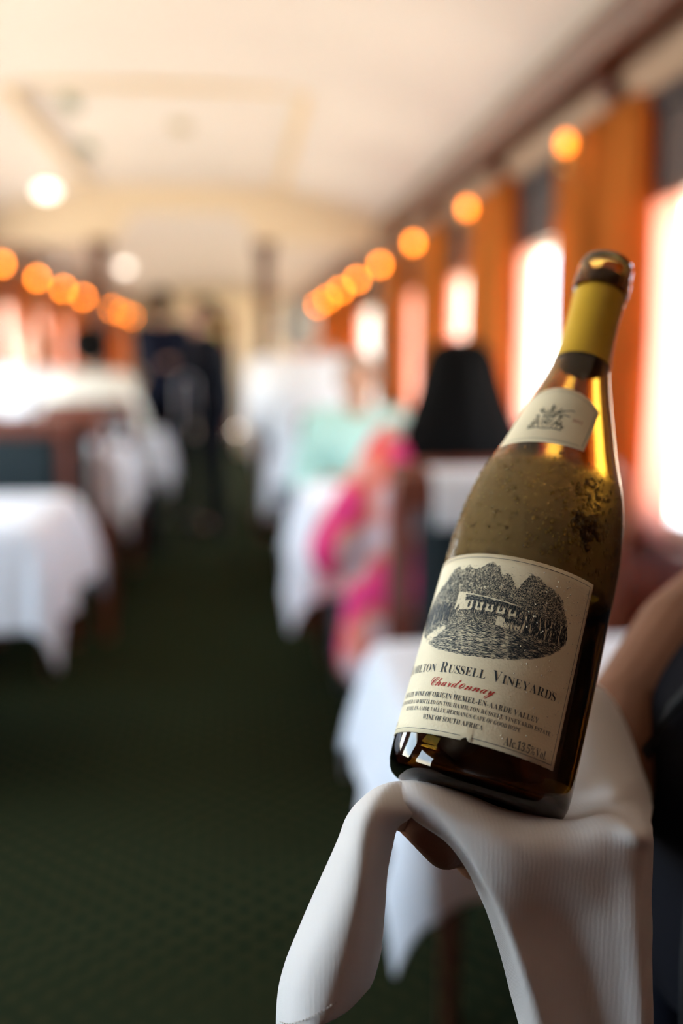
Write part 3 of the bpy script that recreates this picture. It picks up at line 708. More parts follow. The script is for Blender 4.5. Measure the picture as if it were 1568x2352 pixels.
mx = t_.nodes.new('ShaderNodeMixShader'); t_.links.new(ml.outputs[0], mx.inputs[0]); t_.links.new(b_.outputs[0], mx.inputs[1]); t_.links.new(film.outputs[0], mx.inputs[2]); t_.links.new(mx.outputs[0], out.inputs[0])
mr2 = t_.nodes.new('ShaderNodeMath'); mr2.operation = 'MULTIPLY'; mr2.inputs[1].default_value = .22; t_.links.new(rp.outputs[0], mr2.inputs[0]); t_.links.new(mr2.outputs[0], b_.inputs['Roughness'])
bm = bmesh.new(); lathe(bm, [punt[0], punt[1], punt[2]]+outer+inner, 96, cap=False)
# close the two tiny centre holes
bmesh.ops.holes_fill(bm, edges=[e for e in bm.edges if e.is_boundary], sides=200)
gb = obj('glass_body', bm, gm, bt)
# wine, filled to about a third
LV = .098
wm = tint_glass('white wine', (.50, .36, .08), 0); wm.node_tree.nodes['Principled BSDF'].inputs['IOR'].default_value = 1.34
wm.node_tree.nodes['Principled BSDF'].inputs['Base Color'].default_value = (.02, .012, .004, 1)
# the surface of the wine stays level in the tilted bottle
bm = bmesh.new(); NW = 64
upL = Vector((TX.z, YL.z, AX.z))        # world up seen from the bottle
def lev(x, y): return LV - (upL.x*x + upL.y*y)/upL.z
rings = []
for fz in [0, .1, .2, .35, .5, .65, .8, .9, 1.0]:
    ring = []
    for k in range(NW):
        a = 2*PI*k/NW; r0_ = .0390
        top_ = lev(r0_*math.cos(a), r0_*math.sin(a)); z = .0078 + (top_-.0078)*fz
        rr = min(br(z)-.0027, r0_) if fz > .0 else .0355
        ring.append((rr*math.cos(a), rr*math.sin(a), z))
    rings.append(ring)
for k_ in (.6, .25): rings.append([(.0390*k_*math.cos(2*PI*k/NW), .0390*k_*math.sin(2*PI*k/NW), lev(.0390*k_*math.cos(2*PI*k/NW), .0390*k_*math.sin(2*PI*k/NW))) for k in range(NW)])
loft(bm, rings, caps=False)
# floor of the wine follows the punt
vs_first = [v for v in bm.verts][:NW]
prev = vs_first
for r_, z_ in ((.030, .0058), (.022, .0128), (.010, .0248), (.001, .0278)):
    cur = [bm.verts.new((r_*math.cos(2*PI*k/NW), r_*math.sin(2*PI*k/NW), z_)) for k in range(NW)]
    for i in range(NW): j = (i+1) % NW; bm.faces.new((prev[i], cur[i], cur[j], prev[j]))
    prev = cur
bmesh.ops.holes_fill(bm, edges=[e for e in bm.edges if e.is_boundary], sides=200)
obj('wine', bm, wm, bt)
# capsule sleeve
cap = mat('mustard capsule', (.66, .41, .025), .42, spec=.4)
bm = bmesh.new(); hh = [.233+.003*i for i in range(16)]
prf = [(br(min(h, .2775))+.0004, h) for h in hh]
lathe(bm, prf+[(prf[-1][0]-.0004, .2785)]+[(r-.00025, h) for r, h in reversed(prf)]+[prf[0]], 72, cap=False)
obj('capsule', bm, cap, bt)
bm = bmesh.new(); lathe(bm, [(.0001, .246), (.0098, .246), (.0098, .2895), (.0001, .2895)], 32); obj('cork', bm, mat('cork', (.30, .19, .10), .8, noise_amt=.4, noise_scale=300), bt)

# --- main label
RL = .0418
def wrap(u, v, off=.0):
    """u, v in millimetres on the label (u from its middle, v from the base)"""
    a = u/1000/RL; r = br(v/1000)+off
    return Vector((r*math.sin(a), -r*math.cos(a), v/1000))
paper = mat('cream label paper', (.88, .81, .60), .55, spec=.3, noise_amt=.05, noise_scale=40, bump=.15, bump_scale=900)
def border_y(u, v): return v
bm = bmesh.new(); NU, NV = 90, 20; g = []
U1, V0, V1 = 49.8, 18.0, 104.0
for j in range(NV+1):
    row = []
    for i in range(NU+1):
        u = -U1+2*U1*i/NU; v = V0+(V1-V0)*j/NV
        lift = 0
        if j == 0:   # nicked and lifted lower edge
            dn = abs(u-8.5)
            if dn < 1.6: v += 2.0*(1-dn/1.6); lift = .0009
            v += .25*noise.noise((u*.8, 0, 1))
        row.append(bm.verts.new(wrap(u, v, .00030+lift)))
    g.append(row)
for r1, r2 in zip(g, g[1:]):
    for i in range(NU): bm.faces.new((r1[i], r1[i+1], r2[i+1], r2[i]))
lab = obj('paper_label', bm, paper, bt); lab['label'] = 'cream main label with an engraved farmhouse'
s = lab.modifiers.new('s', 'SOLIDIFY'); s.thickness = .00018; s.offset = -1
ink = mat('blue black ink', (.022, .035, .045), .6); red = mat('red ink', (.50, .03, .02), .6)
def strip(bm, pts, wd, off=.00042, wr=wrap):
    """thin printed line through (u,v) points"""
    L = []; 
    for i, p in enumerate(pts):
        a = pts[max(i-1, 0)]; c = pts[min(i+1, len(pts)-1)]
        dx, dy = c[0]-a[0], c[1]-a[1]; l = math.hypot(dx, dy) or 1; nx, ny = -dy/l*wd/2, dx/l*wd/2
        L.append((bm.verts.new(wr(p[0]+nx, p[1]+ny, off)), bm.verts.new(wr(p[0]-nx, p[1]-ny, off))))
    for a, c in zip(L, L[1:]): bm.faces.new((a[0], a[1], c[1], c[0]))
bm = bmesh.new(); bu, bv0, bv1 = U1-1.9, V0+1.9, V1-1.9
strip(bm, [(-bu+2*bu*i/60, bv1) for i in range(61)], .22); strip(bm, [(bu, bv1-(bv1-bv0)*i/20) for i in range(21)], .22); strip(bm, [(-bu, bv1-(bv1-bv0)*i/20) for i in range(21)], .22)
strip(bm, [(-bu+(bu+6)*i/40, bv0) for i in range(41)], .22); strip(bm, [(11+(bu-11)*i/30, bv0) for i in range(31)], .22)
obj('border_line', bm, ink, lab, smooth=False, recalc=False)
# --- lettering
def serif(s):
    o_ = ''
    for ch in s:
        if 'A' <= ch <= 'Z': o_ += chr(0x1D400+ord(ch)-65)
        elif 'a' <= ch <= 'z': o_ += chr(0x1D41A+ord(ch)-97)
        elif '0' <= ch <= '9': o_ += chr(0x1D7CE+ord(ch)-48)
        else: o_ += ch
    return o_
def script(s):
    sp_ = {'o': 0x2134, 'e': 0x212F, 'g': 0x210A}
    return ''.join(chr(sp_[c]) if c in sp_ else (chr(0x1D49C+ord(c)-65) if c.isupper() else chr(0x1D4B6+ord(c)-97)) for c in s)
def text_verts(body, thin=-.012, shear=0):
    c = bpy.data.curves.new('t', 'FONT'); c.body = body; c.offset = thin; c.shear = shear; c.resolution_u = 3
    o = bpy.data.objects.new('t', c); C.objects.link(o)
    bpy.context.view_layer.update()
    dg = bpy.context.evaluated_depsgraph_get(); ev = o.evaluated_get(dg); me = ev.to_mesh()
    vs = [tuple(v.co) for v in me.vertices]; fs = [tuple(p.vertices) for p in me.polygons]
    ev.to_mesh_clear(); bpy.data.objects.remove(o); bpy.data.curves.remove(c)
    return vs, fs
def lettering(name, segs, u0, u1, base, m, parent, shear=0, thin=-.012, wr=wrap, space=.0, off=.00045):
    """segs: (text, cap height mm) laid one after another and fitted between u0 and u1"""
    items = []; x = 0
    for s_, h_ in segs:
        for ch in ([s_] if shear else s_):
            if ch == ' ': x += .32*h_; continue
            vs, fs = text_verts(ch if shear else ch, thin, shear)
            if not vs: continue
            mn = min(v[0] for v in vs); mxx = max(v[0] for v in vs)
            k = h_/.69
            items.append(([((v[0]-mn)*k+x, v[1]*k) for v in vs], fs)); x += (mxx-mn)*k+(.13+space)*h_
    f = (u1-u0)/(x or 1); bm = bmesh.new()
    for vs, fs in items:
        q = [bm.verts.new(wr(u0+v[0]*f, base+v[1], off)) for v in vs]
        for p in fs:
            try: bm.faces.new([q[i] for i in p])
            except ValueError: pass
    return obj(name, bm, m, parent, smooth=False, recalc=False)
def ser(s, h): return [(serif(s), h)]
lettering('lettering', ser('H', 5.0)+ser('AMILTON', 3.9)+[('   ', 3)]+ser('R', 5.0)+ser('USSELL', 3.9)+[('   ', 3)]+ser('V', 5.0)+ser('INEYARDS', 3.9), -42.8, 42.8, 45.9, ink, lab, thin=-.010)
lettering('lettering', [(script('Chardonnay'), 4.3)], -15.5, 16.5, 39.6, red, lab, shear=.28, thin=.004)
lettering('lettering', ser('ESTATE WINE OF ORIGIN HEMEL-EN-AARDE VALLEY', 2.35), -37, 37, 34.4, ink, lab, thin=-.006)
lettering('lettering', ser('MADE, MATURED AND BOTTLED ON THE HAMILTON RUSSELL VINEYARDS ESTATE', 1.8), -44, 44, 31.1, ink, lab, thin=-.006)
lettering('lettering', ser('HEMEL-EN-AARDE VALLEY, HERMANUS, CAPE OF GOOD HOPE', 1.8), -30, 30, 28.0, ink, lab, thin=-.006)
lettering('lettering', ser('WINE OF SOUTH AFRICA', 2.15), -14.8, 14.8, 24.2, ink, lab, thin=-.006)
lettering('lettering', ser('Alc.13.5%Vol.', 3.6), 24.2, 44.6, 20.9, ink, lab, thin=-.006)
lettering('lettering', ser('A343', 1.9), -44, -37, 21.5, mat('grey ink', (.30, .28, .22), .6), lab, thin=-.006)
# --- the engraving: thousands of pen strokes
rnd = random.Random(11)
SKY = [(-42, 70), (-40, 78), (-36, 84), (-31, 88), (-27, 90.5), (-23, 95), (-19, 98.5), (-16, 95.5), (-12, 98), (-8, 96), (-4, 97.5), (0, 100.3), (4, 98), (6, 94), (9, 95.5), (12, 92), (14, 88.5), (16.5, 94), (20, 99), (24, 96), (27, 94), (31, 94), (35, 90.5), (37.5, 85), (40, 80), (42, 72)]
crowns = []
for u_ in range(-40, 42, 4):
    top = interp(u_, SKY)
    for v_ in range(76, 100, 4):
        if v_ < top-1.5: crowns.append((u_+rnd.uniform(-1.5, 1.5), v_+rnd.uniform(-1.5, 1.5), rnd.uniform(2.2, 3.6)))
def inoval(u, v): return (u/42)**2+((v-77.5)/22.7)**2 < 1+.05*noise.noise((u*.5, v*.5, 0))
def house_light(u, v):
    # roofed farmhouse with pale walls and dark openings, plus a small cottage
    b0 = 75.2+.0*u
    if -14 < u < 18.5 and 74.8 < v < 84-.10*(u+14)+1.0:
        roof = v > 81.3-.07*(u+14) and u > -9
        if roof: return -1 if abs(v-(84-.10*(u+9))) > .35 else 1
        if -14 < u < -8: return 1 if v > 76 and not (-13 < u < -11.4 and 76 < v < 78.3) else 0
        w_ = (u+8) % 5.2
        if w_ > 3.6: return -1
        if 1.2 < w_ < 2.4 and 77.6 < v < 79.9: return -1
        return 1 if v > 76.3 else 0
    if 8.5 < u < 19 and 70.6 < v < 75:
        if v > 72.9 and u > 12: return -1
        if 8.5 < u < 12 or int(u*1.3) % 2 == 0: return 1
    return None
bm = bmesh.new(); cnt = 0
def stroke(u, v, ang, ln, wd, bend=0):
    c_, s_ = math.cos(ang), math.sin(ang)
    pts = [(u+c_*ln*(k-.5)-s_*bend*(1-(2*k-1)**2), v+s_*ln*(k-.5)+c_*bend*(1-(2*k-1)**2)) for k in (0, .5, 1)]
    L = []
    for i, p in enumerate(pts):
        wk = wd*(.35, 1, .35)[i]/2
        L.append((bm.verts.new(wrap(p[0]-s_*wk, p[1]+c_*wk, .00041)), bm.verts.new(wrap(p[0]+s_*wk, p[1]-c_*wk, .00041))))
    for a, c in zip(L, L[1:]): bm.faces.new((a[0], a[1], c[1], c[0]))
N_ST = 20500
for _ in range(N_ST*3):
    if cnt > N_ST: break
    u, v = rnd.uniform(-42.5, 42.5), rnd.uniform(54, 101)
    if not inoval(u, v): continue
    hl = house_light(u, v)
    sky = interp(u, SKY)+.9*noise.noise((u*1.2, v*1.2, 4))
    if v > sky:
        if rnd.random() < .012 and v < 99: stroke(u, v, rnd.uniform(-.3, .3), 1.2, .08); cnt += 1
        continue
    if hl == 1:
        if rnd.random() < .04: stroke(u, v, rnd.uniform(0, 3.1), .6, .08); cnt += 1
        continue
    if hl == -1:
        stroke(u, v, PI/2+rnd.uniform(-.15, .15) if v < 81 else rnd.uniform(-.15, .05), 1.2, .2); cnt += 1; continue
    shore = 69.0+.6*math.sin(u*.2)+(.0 if u > -20 else (u+20)*.12)
    if v > shore+1.2:
        # foliage: dense in the lower right of each crown, open on its top left
        if v < 79 and (abs(u) > 19.5 or u < -15):       # trunks
            tr = math.sin(u*1.9+noise.noise((v*.12, u*.35, 2))*4.5)
            if tr > .80 and rnd.random() < .93: continue
            stroke(u, v, PI/2+rnd.uniform(-.25, .25), rnd.uniform(.9, 2.2), .2); cnt += 1; continue
        d_ = 0.85
        for cu, cv, r_ in crowns:
            q = math.hypot(u-cu, v-cv)/r_
            if q < 1:
                lit = ((cu-u)+(v-cv))/(1.5*r_)
                d_ = 1.0-.62*max(0, lit)*(.6+.4*q); 
                break
        if v > sky-2.2: d_ *= .85
        if rnd.random() > d_: continue
        stroke(u, v, rnd.uniform(0, PI), rnd.uniform(.4, 1.0), rnd.uniform(.13, .24), rnd.uniform(-.2, .2)); cnt += 1
    elif v > shore-.8:
        if rnd.random() < .55: stroke(u, v, rnd.uniform(-.25, .25), rnd.uniform(.6, 1.6), .18); cnt += 1
    else:
        # water and bank: level strokes, pale where the house is mirrored, a pale path on the left
        path = abs(v-(67.5+(u+16)*.42)) < 1.6+.08*(-16-u) and u < -16 and v > 58
        if path and rnd.random() < .88: continue
        mir = -13 < u < 17 and 60 < v < 66.5
        d_ = .48+.28*noise.noise((u*.25, v*.9, 3))
        if mir: d_ = .26 if ((u+8) % 5.2) < 3.6 else .62
        if u > 18: d_ += .16
        if v < 60: d_ *= .9
        if rnd.random() > d_: continue
        stroke(u, v, rnd.uniform(-.12, .12), rnd.uniform(.8, 2.4), rnd.uniform(.12, .22), rnd.uniform(-.1, .1)); cnt += 1
obj('engraving', bm, ink, lab, smooth=False, recalc=False)

# --- arched neck label with a crest
def wrapn(u, v, off=0):
    h = v/1000; r = br(h); a = u/1000/r
    dr = (br(h+.001)-br(h-.001))/.002; n_ = Vector((1, -dr)).normalized(); rr = r+off*n_.x
    return Vector((rr*math.sin(a), -rr*math.cos(a), h+off*n_.y))
bm = bmesh.new(); g = []
for j in range(21):
    row = []
    for i in range(49):
        u = -23.4+46.8*i/48+1.5; top = 197+9.2*(1-((u-1.5)/23.4)**2); v = 168+(top-168)*j/20
        row.append(bm.verts.new(wrapn(u, v, .00035)))
    g.append(row)
for r1, r2 in zip(g, g[1:]):
    for i in range(48): bm.faces.new((r1[i], r1[i+1], r2[i+1], r2[i]))
nl_ = obj('neck_label', bm, paper, bt); nl_['label'] = 'arched cream neck label with a dark crest'
s = nl_.modifiers.new('s', 'SOLIDIFY'); s.thickness = .00015; s.offset = -1
bm = bmesh.new(); gi = mat('grey green ink', (.22, .24, .17), .6)
strip(bm, [(-20.5+42*i/40, 170.3) for i in range(41)], .25, .0005, wrapn)
strip(bm, [(u, 195+8.6*(1-((u-1.5)/22)**2)) for u in [-20.5+44*i/40 for i in range(41)]], .18, .0005, wrapn)
strip(bm, [(23.0, 170.3+24*i/12) for i in range(13)], .3, .0005, wrapn)
obj('border_line', bm, gi, nl_, smooth=False, recalc=False)
bm = bmesh.new()
def ns(pts, wd): strip(bm, pts, wd, .00052, wrapn)
def blob(cx, cy, r, n, wd=.28):
    for _ in range(n):
        a = rnd.uniform(0, 2*PI); q = r*math.sqrt(rnd.random()); l = rnd.uniform(.4, 1.2); b2 = rnd.uniform(0, PI)
        x0, y0 = cx+q*math.cos(a), cy+q*math.sin(a); ns([(x0, y0), (x0+l*math.cos(b2), y0+l*math.sin(b2))], wd)
cxn, cyn = 2.0, 183
# shield, helm and crest, two supporters, compartment, flourishes
sh_ = [(-2.6, 2.4), (-2.6, -1), (-1.8, -3.4), (0, -4.8), (1.8, -3.4), (2.6, -1), (2.6, 2.4), (-2.6, 2.4)]
ns([(cxn+a, cyn+b2) for a, b2 in sh_], .3); blob(cxn, cyn-1.0, 1.9, 34)
ns([(cxn-3.2, cyn+3.0), (cxn, cyn+2.6), (cxn+3.2, cyn+3.2)], .7); blob(cxn, cyn+5.2, 1.7, 26); blob(cxn+.2, cyn+8.6, 1.1, 16)
ns([(cxn, cyn+6), (cxn+.2, cyn+11)], .5)
for s_ in (-1, 1):
    ns([(cxn+s_*3.2, cyn-4.5), (cxn+s_*4.4, cyn-1), (cxn+s_*5.6, cyn+1.2), (cxn+s_*5.2, cyn+3.0), (cxn+s_*6.4, cyn+3.4)], .5)
    ns([(cxn+s_*4.2, cyn-1), (cxn+s_*7.4, cyn-2.4), (cxn+s_*8.4, cyn-5)], .45); ns([(cxn+s_*6.4, cyn-2), (cxn+s_*5.6, cyn-5)], .4)
    blob(cxn+s_*6, cyn-1.4, 1.8, 22); blob(cxn+s_*5.7, cyn+2.6, .9, 10); blob(cxn+s_*7.7, cyn-4.2, 1.0, 10)
    ns([(cxn+s_*1.5, cyn+4), (cxn+s_*4.5, cyn+5.4), (cxn+s_*6.2, cyn+7.6)], .4); ns([(cxn+s_*2, cyn+5), (cxn+s_*3.6, cyn+6.6), (cxn+s_*5.0, cyn+8.8)], .35)
    blob(cxn+s_*4.6, cyn+6.3, 1.2, 14)
ns([(cxn+1.5, cyn+4), (cxn+6, cyn+6.8), (cxn+9.5, cyn+8.4), (cxn+11, cyn+8)], .55); ns([(cxn+2, cyn+3.4), (cxn+7, cyn+4.6), (cxn+9.8, cyn+4)], .45)
ns([(cxn-9, cyn-5.6), (cxn-4, cyn-5.0), (cxn, cyn-5.8), (cxn+4, cyn-5.2), (cxn+8.6, cyn-5.9)], .6)
obj('crest', bm, mat('dark green ink', (.06, .075, .055), .6), nl_, smooth=False, recalc=False)
lettering('lettering', ser('2012', 1.9), 13.6, 18.8, 184.4, mat('faded red ink', (.45, .16, .10), .6), nl_, thin=-.006, wr=wrapn, off=.00052)
# --- condensation beads
def beads(name, m, pts, parent):
    bm = bmesh.new()
    for u, v, r in pts:
        h = v/1000; c = Vector((br(h)*math.sin(u), -br(h)*math.cos(u), h)); nrm = Vector((math.sin(u), -math.cos(u), 0))
        rot = nrm.to_track_quat('Z', 'Y').to_matrix()
        mm = Matrix.Translation(c+nrm*.00005) @ rot.to_4x4() @ Matrix.Diagonal((r, r*rnd.uniform(1, 1.5), r*.55, 1))
        bmesh.ops.create_icosphere(bm, subdivisions=2 if r > .0006 else 1, radius=1, matrix=mm)
    return obj(name, bm, m, parent, kind='stuff')
wt = tint_glass('water', (.85, .75, .5), 0); wt.node_tree.nodes['Principled BSDF'].inputs['IOR'].default_value = 1.33
pts = [(rnd.uniform(-1.2, 1.5), rnd.uniform(108, 165), rnd.uniform(.0003, .0009)) for _ in range(320)]
pts += [(.95+rnd.gauss(0, .11), 128+rnd.gauss(0, 4.5), rnd.uniform(.0007, .0019)) for _ in range(80)]
pts += [(.9+rnd.gauss(0, .28), rnd.uniform(106, 155), rnd.uniform(.0004, .0012)) for _ in range(150)]
pts += [(-.9+rnd.gauss(0, .1), rnd.uniform(112, 150), rnd.uniform(.0003, .0009)) for _ in range(40)]
beads('water_beads', wt, pts, bt)
clearw = mat('clear drops on paper', (.80, .76, .62), .12, spec=.8)
bm = bmesh.new()
for _ in range(120):
    u, v, r = rnd.uniform(20, 49), 100-rnd.random()**1.3*80, rnd.uniform(.0002, .0005)
    c = wrap(u, v, .0004); nrm = Vector((c.x, c.y, 0)).normalized()
    bmesh.ops.create_icosphere(bm, subdivisions=1, radius=1, matrix=Matrix.Translation(c) @ nrm.to_track_quat('Z', 'Y').to_matrix().to_4x4() @ Matrix.Diagonal((r, r, r*.4, 1)))
obj('paper_drops', bm, clearw, lab, kind='stuff')

# ------------------------------------------------------------------ the server: forearm and hand under the napkin, waistcoat
sv = empty('person', P(1760, 1700, .62)*1.0, 0, 'server at the right edge in a black waistcoat, forearm bare, hand under the white napkin', 'person')
sv.location.z = 0
ORG = sv.location.copy()
def L_(p): return Vector(p)-ORG
SC = Vector((.425, .53, 0))       # torso axis in plan
def T(x, y, z): return Vector((SC.x+x, SC.y+y, z))-ORG
bm = bmesh.new()
# fingers (index nearest) reaching left under the bottle
chains = [[(1170, 1935, .490, .0120), (1085, 1925, .465, .0105), (1022, 1950, .440, .0094), (975, 1908, .438, .0084), (926, 1874, .440, .0066)],
          [(1220, 1950, .500, .0125), (1150, 1945, .482, .0105), (1093, 1976, .455, .0097), (1050, 1930, .458, .0085), (1005, 1885, .462, .0072)],
          [(1210, 1940, .515, .0125), (1140, 1925, .505, .0100), (1080, 1925, .495, .0092), (1020, 1880, .490, .0084), (975, 1850, .488, .0074)],
          [(1230, 1930, .530, .0115), (1160, 1915, .525, .0090), (1090, 1905, .520, .0084), (1040, 1880, .516, .0075), (1005, 1860, .512, .0066)]]
wr_ = P(1400, 1840, .560)
for ch in chains:
    pts = [(L_(P(a, b2, c)), r) for a, b2, c, r in ch]
    capsule(bm, L_(wr_), .017, pts[0][0], pts[0][1]*1.15, 12)
    for (a, ra), (c, rc) in zip(pts, pts[1:]): capsule(bm, a, ra, c, rc, 12)
pt = [(1340, 1960, .505, .014), (1290, 1965, .480, .013), (1240, 1970, .465, .0115), (1200, 1970, .455, .0095)]
pt = [(L_(P(a, b2, c)), r) for a, b2, c, r in pt]
capsule(bm, L_(wr_), .017, pt[0][0], pt[0][1], 12)
for (a, ra), (c, rc) in zip(pt, pt[1:]): capsule(bm, a, ra, c, rc, 12)
elb = P(1860, 1250, .74); 
capsule(bm, L_(wr_), .022, L_(P(1440, 1640, .622)), .028, 16)
capsule(bm, L_(P(1440, 1640, .622)), .027, L_(P(1575, 1465, .655)), .034, 16); capsule(bm, L_(P(1575, 1465, .655)), .034, L_(elb), .042, 16)
shR = T(.14, .165, 1.36); shL = T(.10, -.165, 1.36)
capsule(bm, L_(elb), .042, shR, .052, 14)
capsule(bm, shL, .05, T(.10, -.20, 1.08), .04, 12); capsule(bm, T(.10, -.20, 1.08), .038, T(.02, -.21, .86), .027, 12)
hand_mesh(bm, T(.02, -.21, .86), Vector((-.1, 0, -1)), Vector((1, 0, 0)), 1)
for z0_, r0_, z1_, r1_ in ((.95, .125, 1.15, .120), (1.15, .12, 1.32, .11)): capsule(bm, T(.03, -.05, z0_), r0_*.9, T(.07, -.05, z1_), r1_*.8, 16); capsule(bm, T(.03, .05, z0_), r0_*.9, T(.07, .05, z1_), r1_*.8, 16)
capsule(bm, shR, .06, shL, .06, 12)
capsule(bm, T(.08, 0, 1.38), .055, T(.07, 0, 1.46), .05, 12); head_mesh(bm, T(.05, 0, 1.55), Matrix.Rotation(rad(90), 3, 'Z'))
for s_ in (-1, 1):
    capsule(bm, T(0, s_*.09, .90), .09, T(-.01, s_*.10, .48), .06, 12); capsule(bm, T(-.01, s_*.10, .48), .056, T(.01, s_*.10, .10), .036, 12); capsule(bm, T(.01, s_*.10, .09), .035, T(-.11, s_*.11, .04), .028, 10)
body = obj('body', bm, M['skin_b'], sv); remesh(body, .0026, 3)
bm = bmesh.new()
for s_ in (-1, 1): ellipsoid(bm, T(-.023, s_*.030, 1.552), (.009, .012, .009), None, 10)
obj('eyes', bm, M['eyew'], sv)
bm = bmesh.new(); R90 = Matrix.Rotation(rad(90), 3, 'Z'); hd = T(.05, 0, 1.55)
ellipsoid(bm, hd+R90 @ V((0, -.026, .036)), (.092, .084, .090)); ellipsoid(bm, hd+V((.045, 0, 0)), (.068, .08, .09)); remesh(obj('hair', bm, M['hair'], sv), .008, 3)
# nail on the leading finger
bm = bmesh.new(); ellipsoid(bm, L_(P(921, 1884, .4345)), (.0040, .0022, .0052), None, 12); obj('fingernail', bm, mat('nail', (.42, .24, .17), .25, spec=.6), sv)
# waistcoat: oval shell round the torso; front edge faces the aisle
def ring(z, fx, bx, wy, n=48):
    out_ = []
    for k in range(n):
        a = 2*PI*k/n; c_, s2 = math.cos(a), math.sin(a)
        x = (bx-fx)/2 + (bx+fx)/2*abs(c_)**.9*(1 if c_ > 0 else -1); y = wy*abs(s2)**.9*(1 if s2 > 0 else -1)
        out_.append(T(x, y, z))
    return out_
bm = bmesh.new()
TW = [(.80, .195, .14, .170), (.88, .198, .14, .170), (.95, .197, .14, .168), (.98, .192, .14, .16), (1.005, .178, .15, .152), (1.03, .155, .15, .146), (1.055, .118, .155, .142), (1.10, .07, .16, .140), (1.17, .04, .17, .15), (1.24, .03, .18, .16), (1.32, .01, .19, .16), (1.38, .0, .17, .15), (1.415, -.02, .13, .09)]
loft(bm, [ring(*r) for r in TW]); vest = obj('waistcoat', bm, M['vest'], sv); s = vest.modifiers.new('d', 'SUBSURF'); s.levels = 2; s.render_levels = 2
bm = bmesh.new(); pth = [(z, fx) for z, fx, bx, wy in TW if z < 1.35]
tube(bm, [T(-fx-.004, -.012, z) for z, fx in pth], .0035); tube(bm, [T(-fx+.008, -.060, z) for z, fx in pth], .0025)
obj('front_binding', bm, M['piping'], vest)
bm = bmesh.new()
for s_ in (-1, 1):
    capsule(bm, T(.0, s_*.085, .86), .108, T(-.01, s_*.10, .48), .080, 14); capsule(bm, T(-.01, s_*.10, .48), .076, T(.01, s_*.10, .08), .062, 14)
remesh(obj('trousers', bm, M['black'], sv), .012, 3)
for s_ in (-1, 1):
    bm = bmesh.new(); capsule(bm, T(.02, s_*.11, .045), .042, T(-.14, s_*.11, .038), .036, 12); box(bm, *sorted((T(.06, 0, 0).x, T(-.18, 0, 0).x)), T(0, s_*.11-.036, 0).y, T(0, s_*.11+.036, 0).y, .001, .014)
    remesh(obj('shoe', bm, M['shoe'], sv), .008, 2)
bm = bmesh.new(); capsule(bm, shR, .064, shR.lerp(L_(elb), .5), .060, 14); capsule(bm, shL, .064, T(.11, -.20, 1.15), .058, 14); remesh(obj('shirt_sleeves', bm, M['black'], sv), .010, 3)

# ------------------------------------------------------------------ the napkin over the hand
def cr1(p0, p1, p2, p3, t):
    return .5*((2*p1)+(-p0+p2)*t+(2*p0-5*p1+4*p2-p3)*t*t+(-p0+3*p1-3*p2+p3)*t**3)
def surf(bm, ctrl, nu=6, nv=6, wr=0):
    R_, C_ = len(ctrl), len(ctrl[0]); K = [[P(*q) for q in row] for row in ctrl]
    def rowpt(row, u):
        i = min(int(u), C_-2); t = u-i
        return cr1(row[max(i-1, 0)], row[i], row[i+1], row[min(i+2, C_-1)], t)
    g = []
    for jj in range((R_-1)*nv+1):
        v = jj/nv; j = min(int(v), R_-2); t = v-j; line = []
        for ii in range((C_-1)*nu+1):
            u = ii/nu; a = [rowpt(K[max(j-1, 0)], u), rowpt(K[j], u), rowpt(K[j+1], u), rowpt(K[min(j+2, R_-1)], u)]
            p = cr1(*a, t)
            line.append(p)
        g.append(line)
    H_ = len(g); W_ = len(g[0]); N_ = [[None]*W_ for _ in range(H_)]
    for j in range(H_):
        for i in range(W_):
            du = g[j][min(i+1, W_-1)]-g[j][max(i-1, 0)]; dv = g[min(j+1, H_-1)][i]-g[max(j-1, 0)][i]
            n_ = du.cross(dv); N_[j][i] = n_.normalized() if n_.length > 1e-12 else Vector((0, 0, 1))
    vs = []
    for j in range(H_):
        row = []
        for i in range(W_):
            p = g[j][i]; q = p*22
            amp = wr*(noise.noise(q)+.5*noise.noise(q*2.3))
            row.append(bm.verts.new(p+N_[j][i]*amp))
        vs.append(row)
    for r1, r2 in zip(vs, vs[1:]):
        for i in range(W_-1): bm.faces.new((r1[i], r1[i+1], r2[i+1], r2[i]))
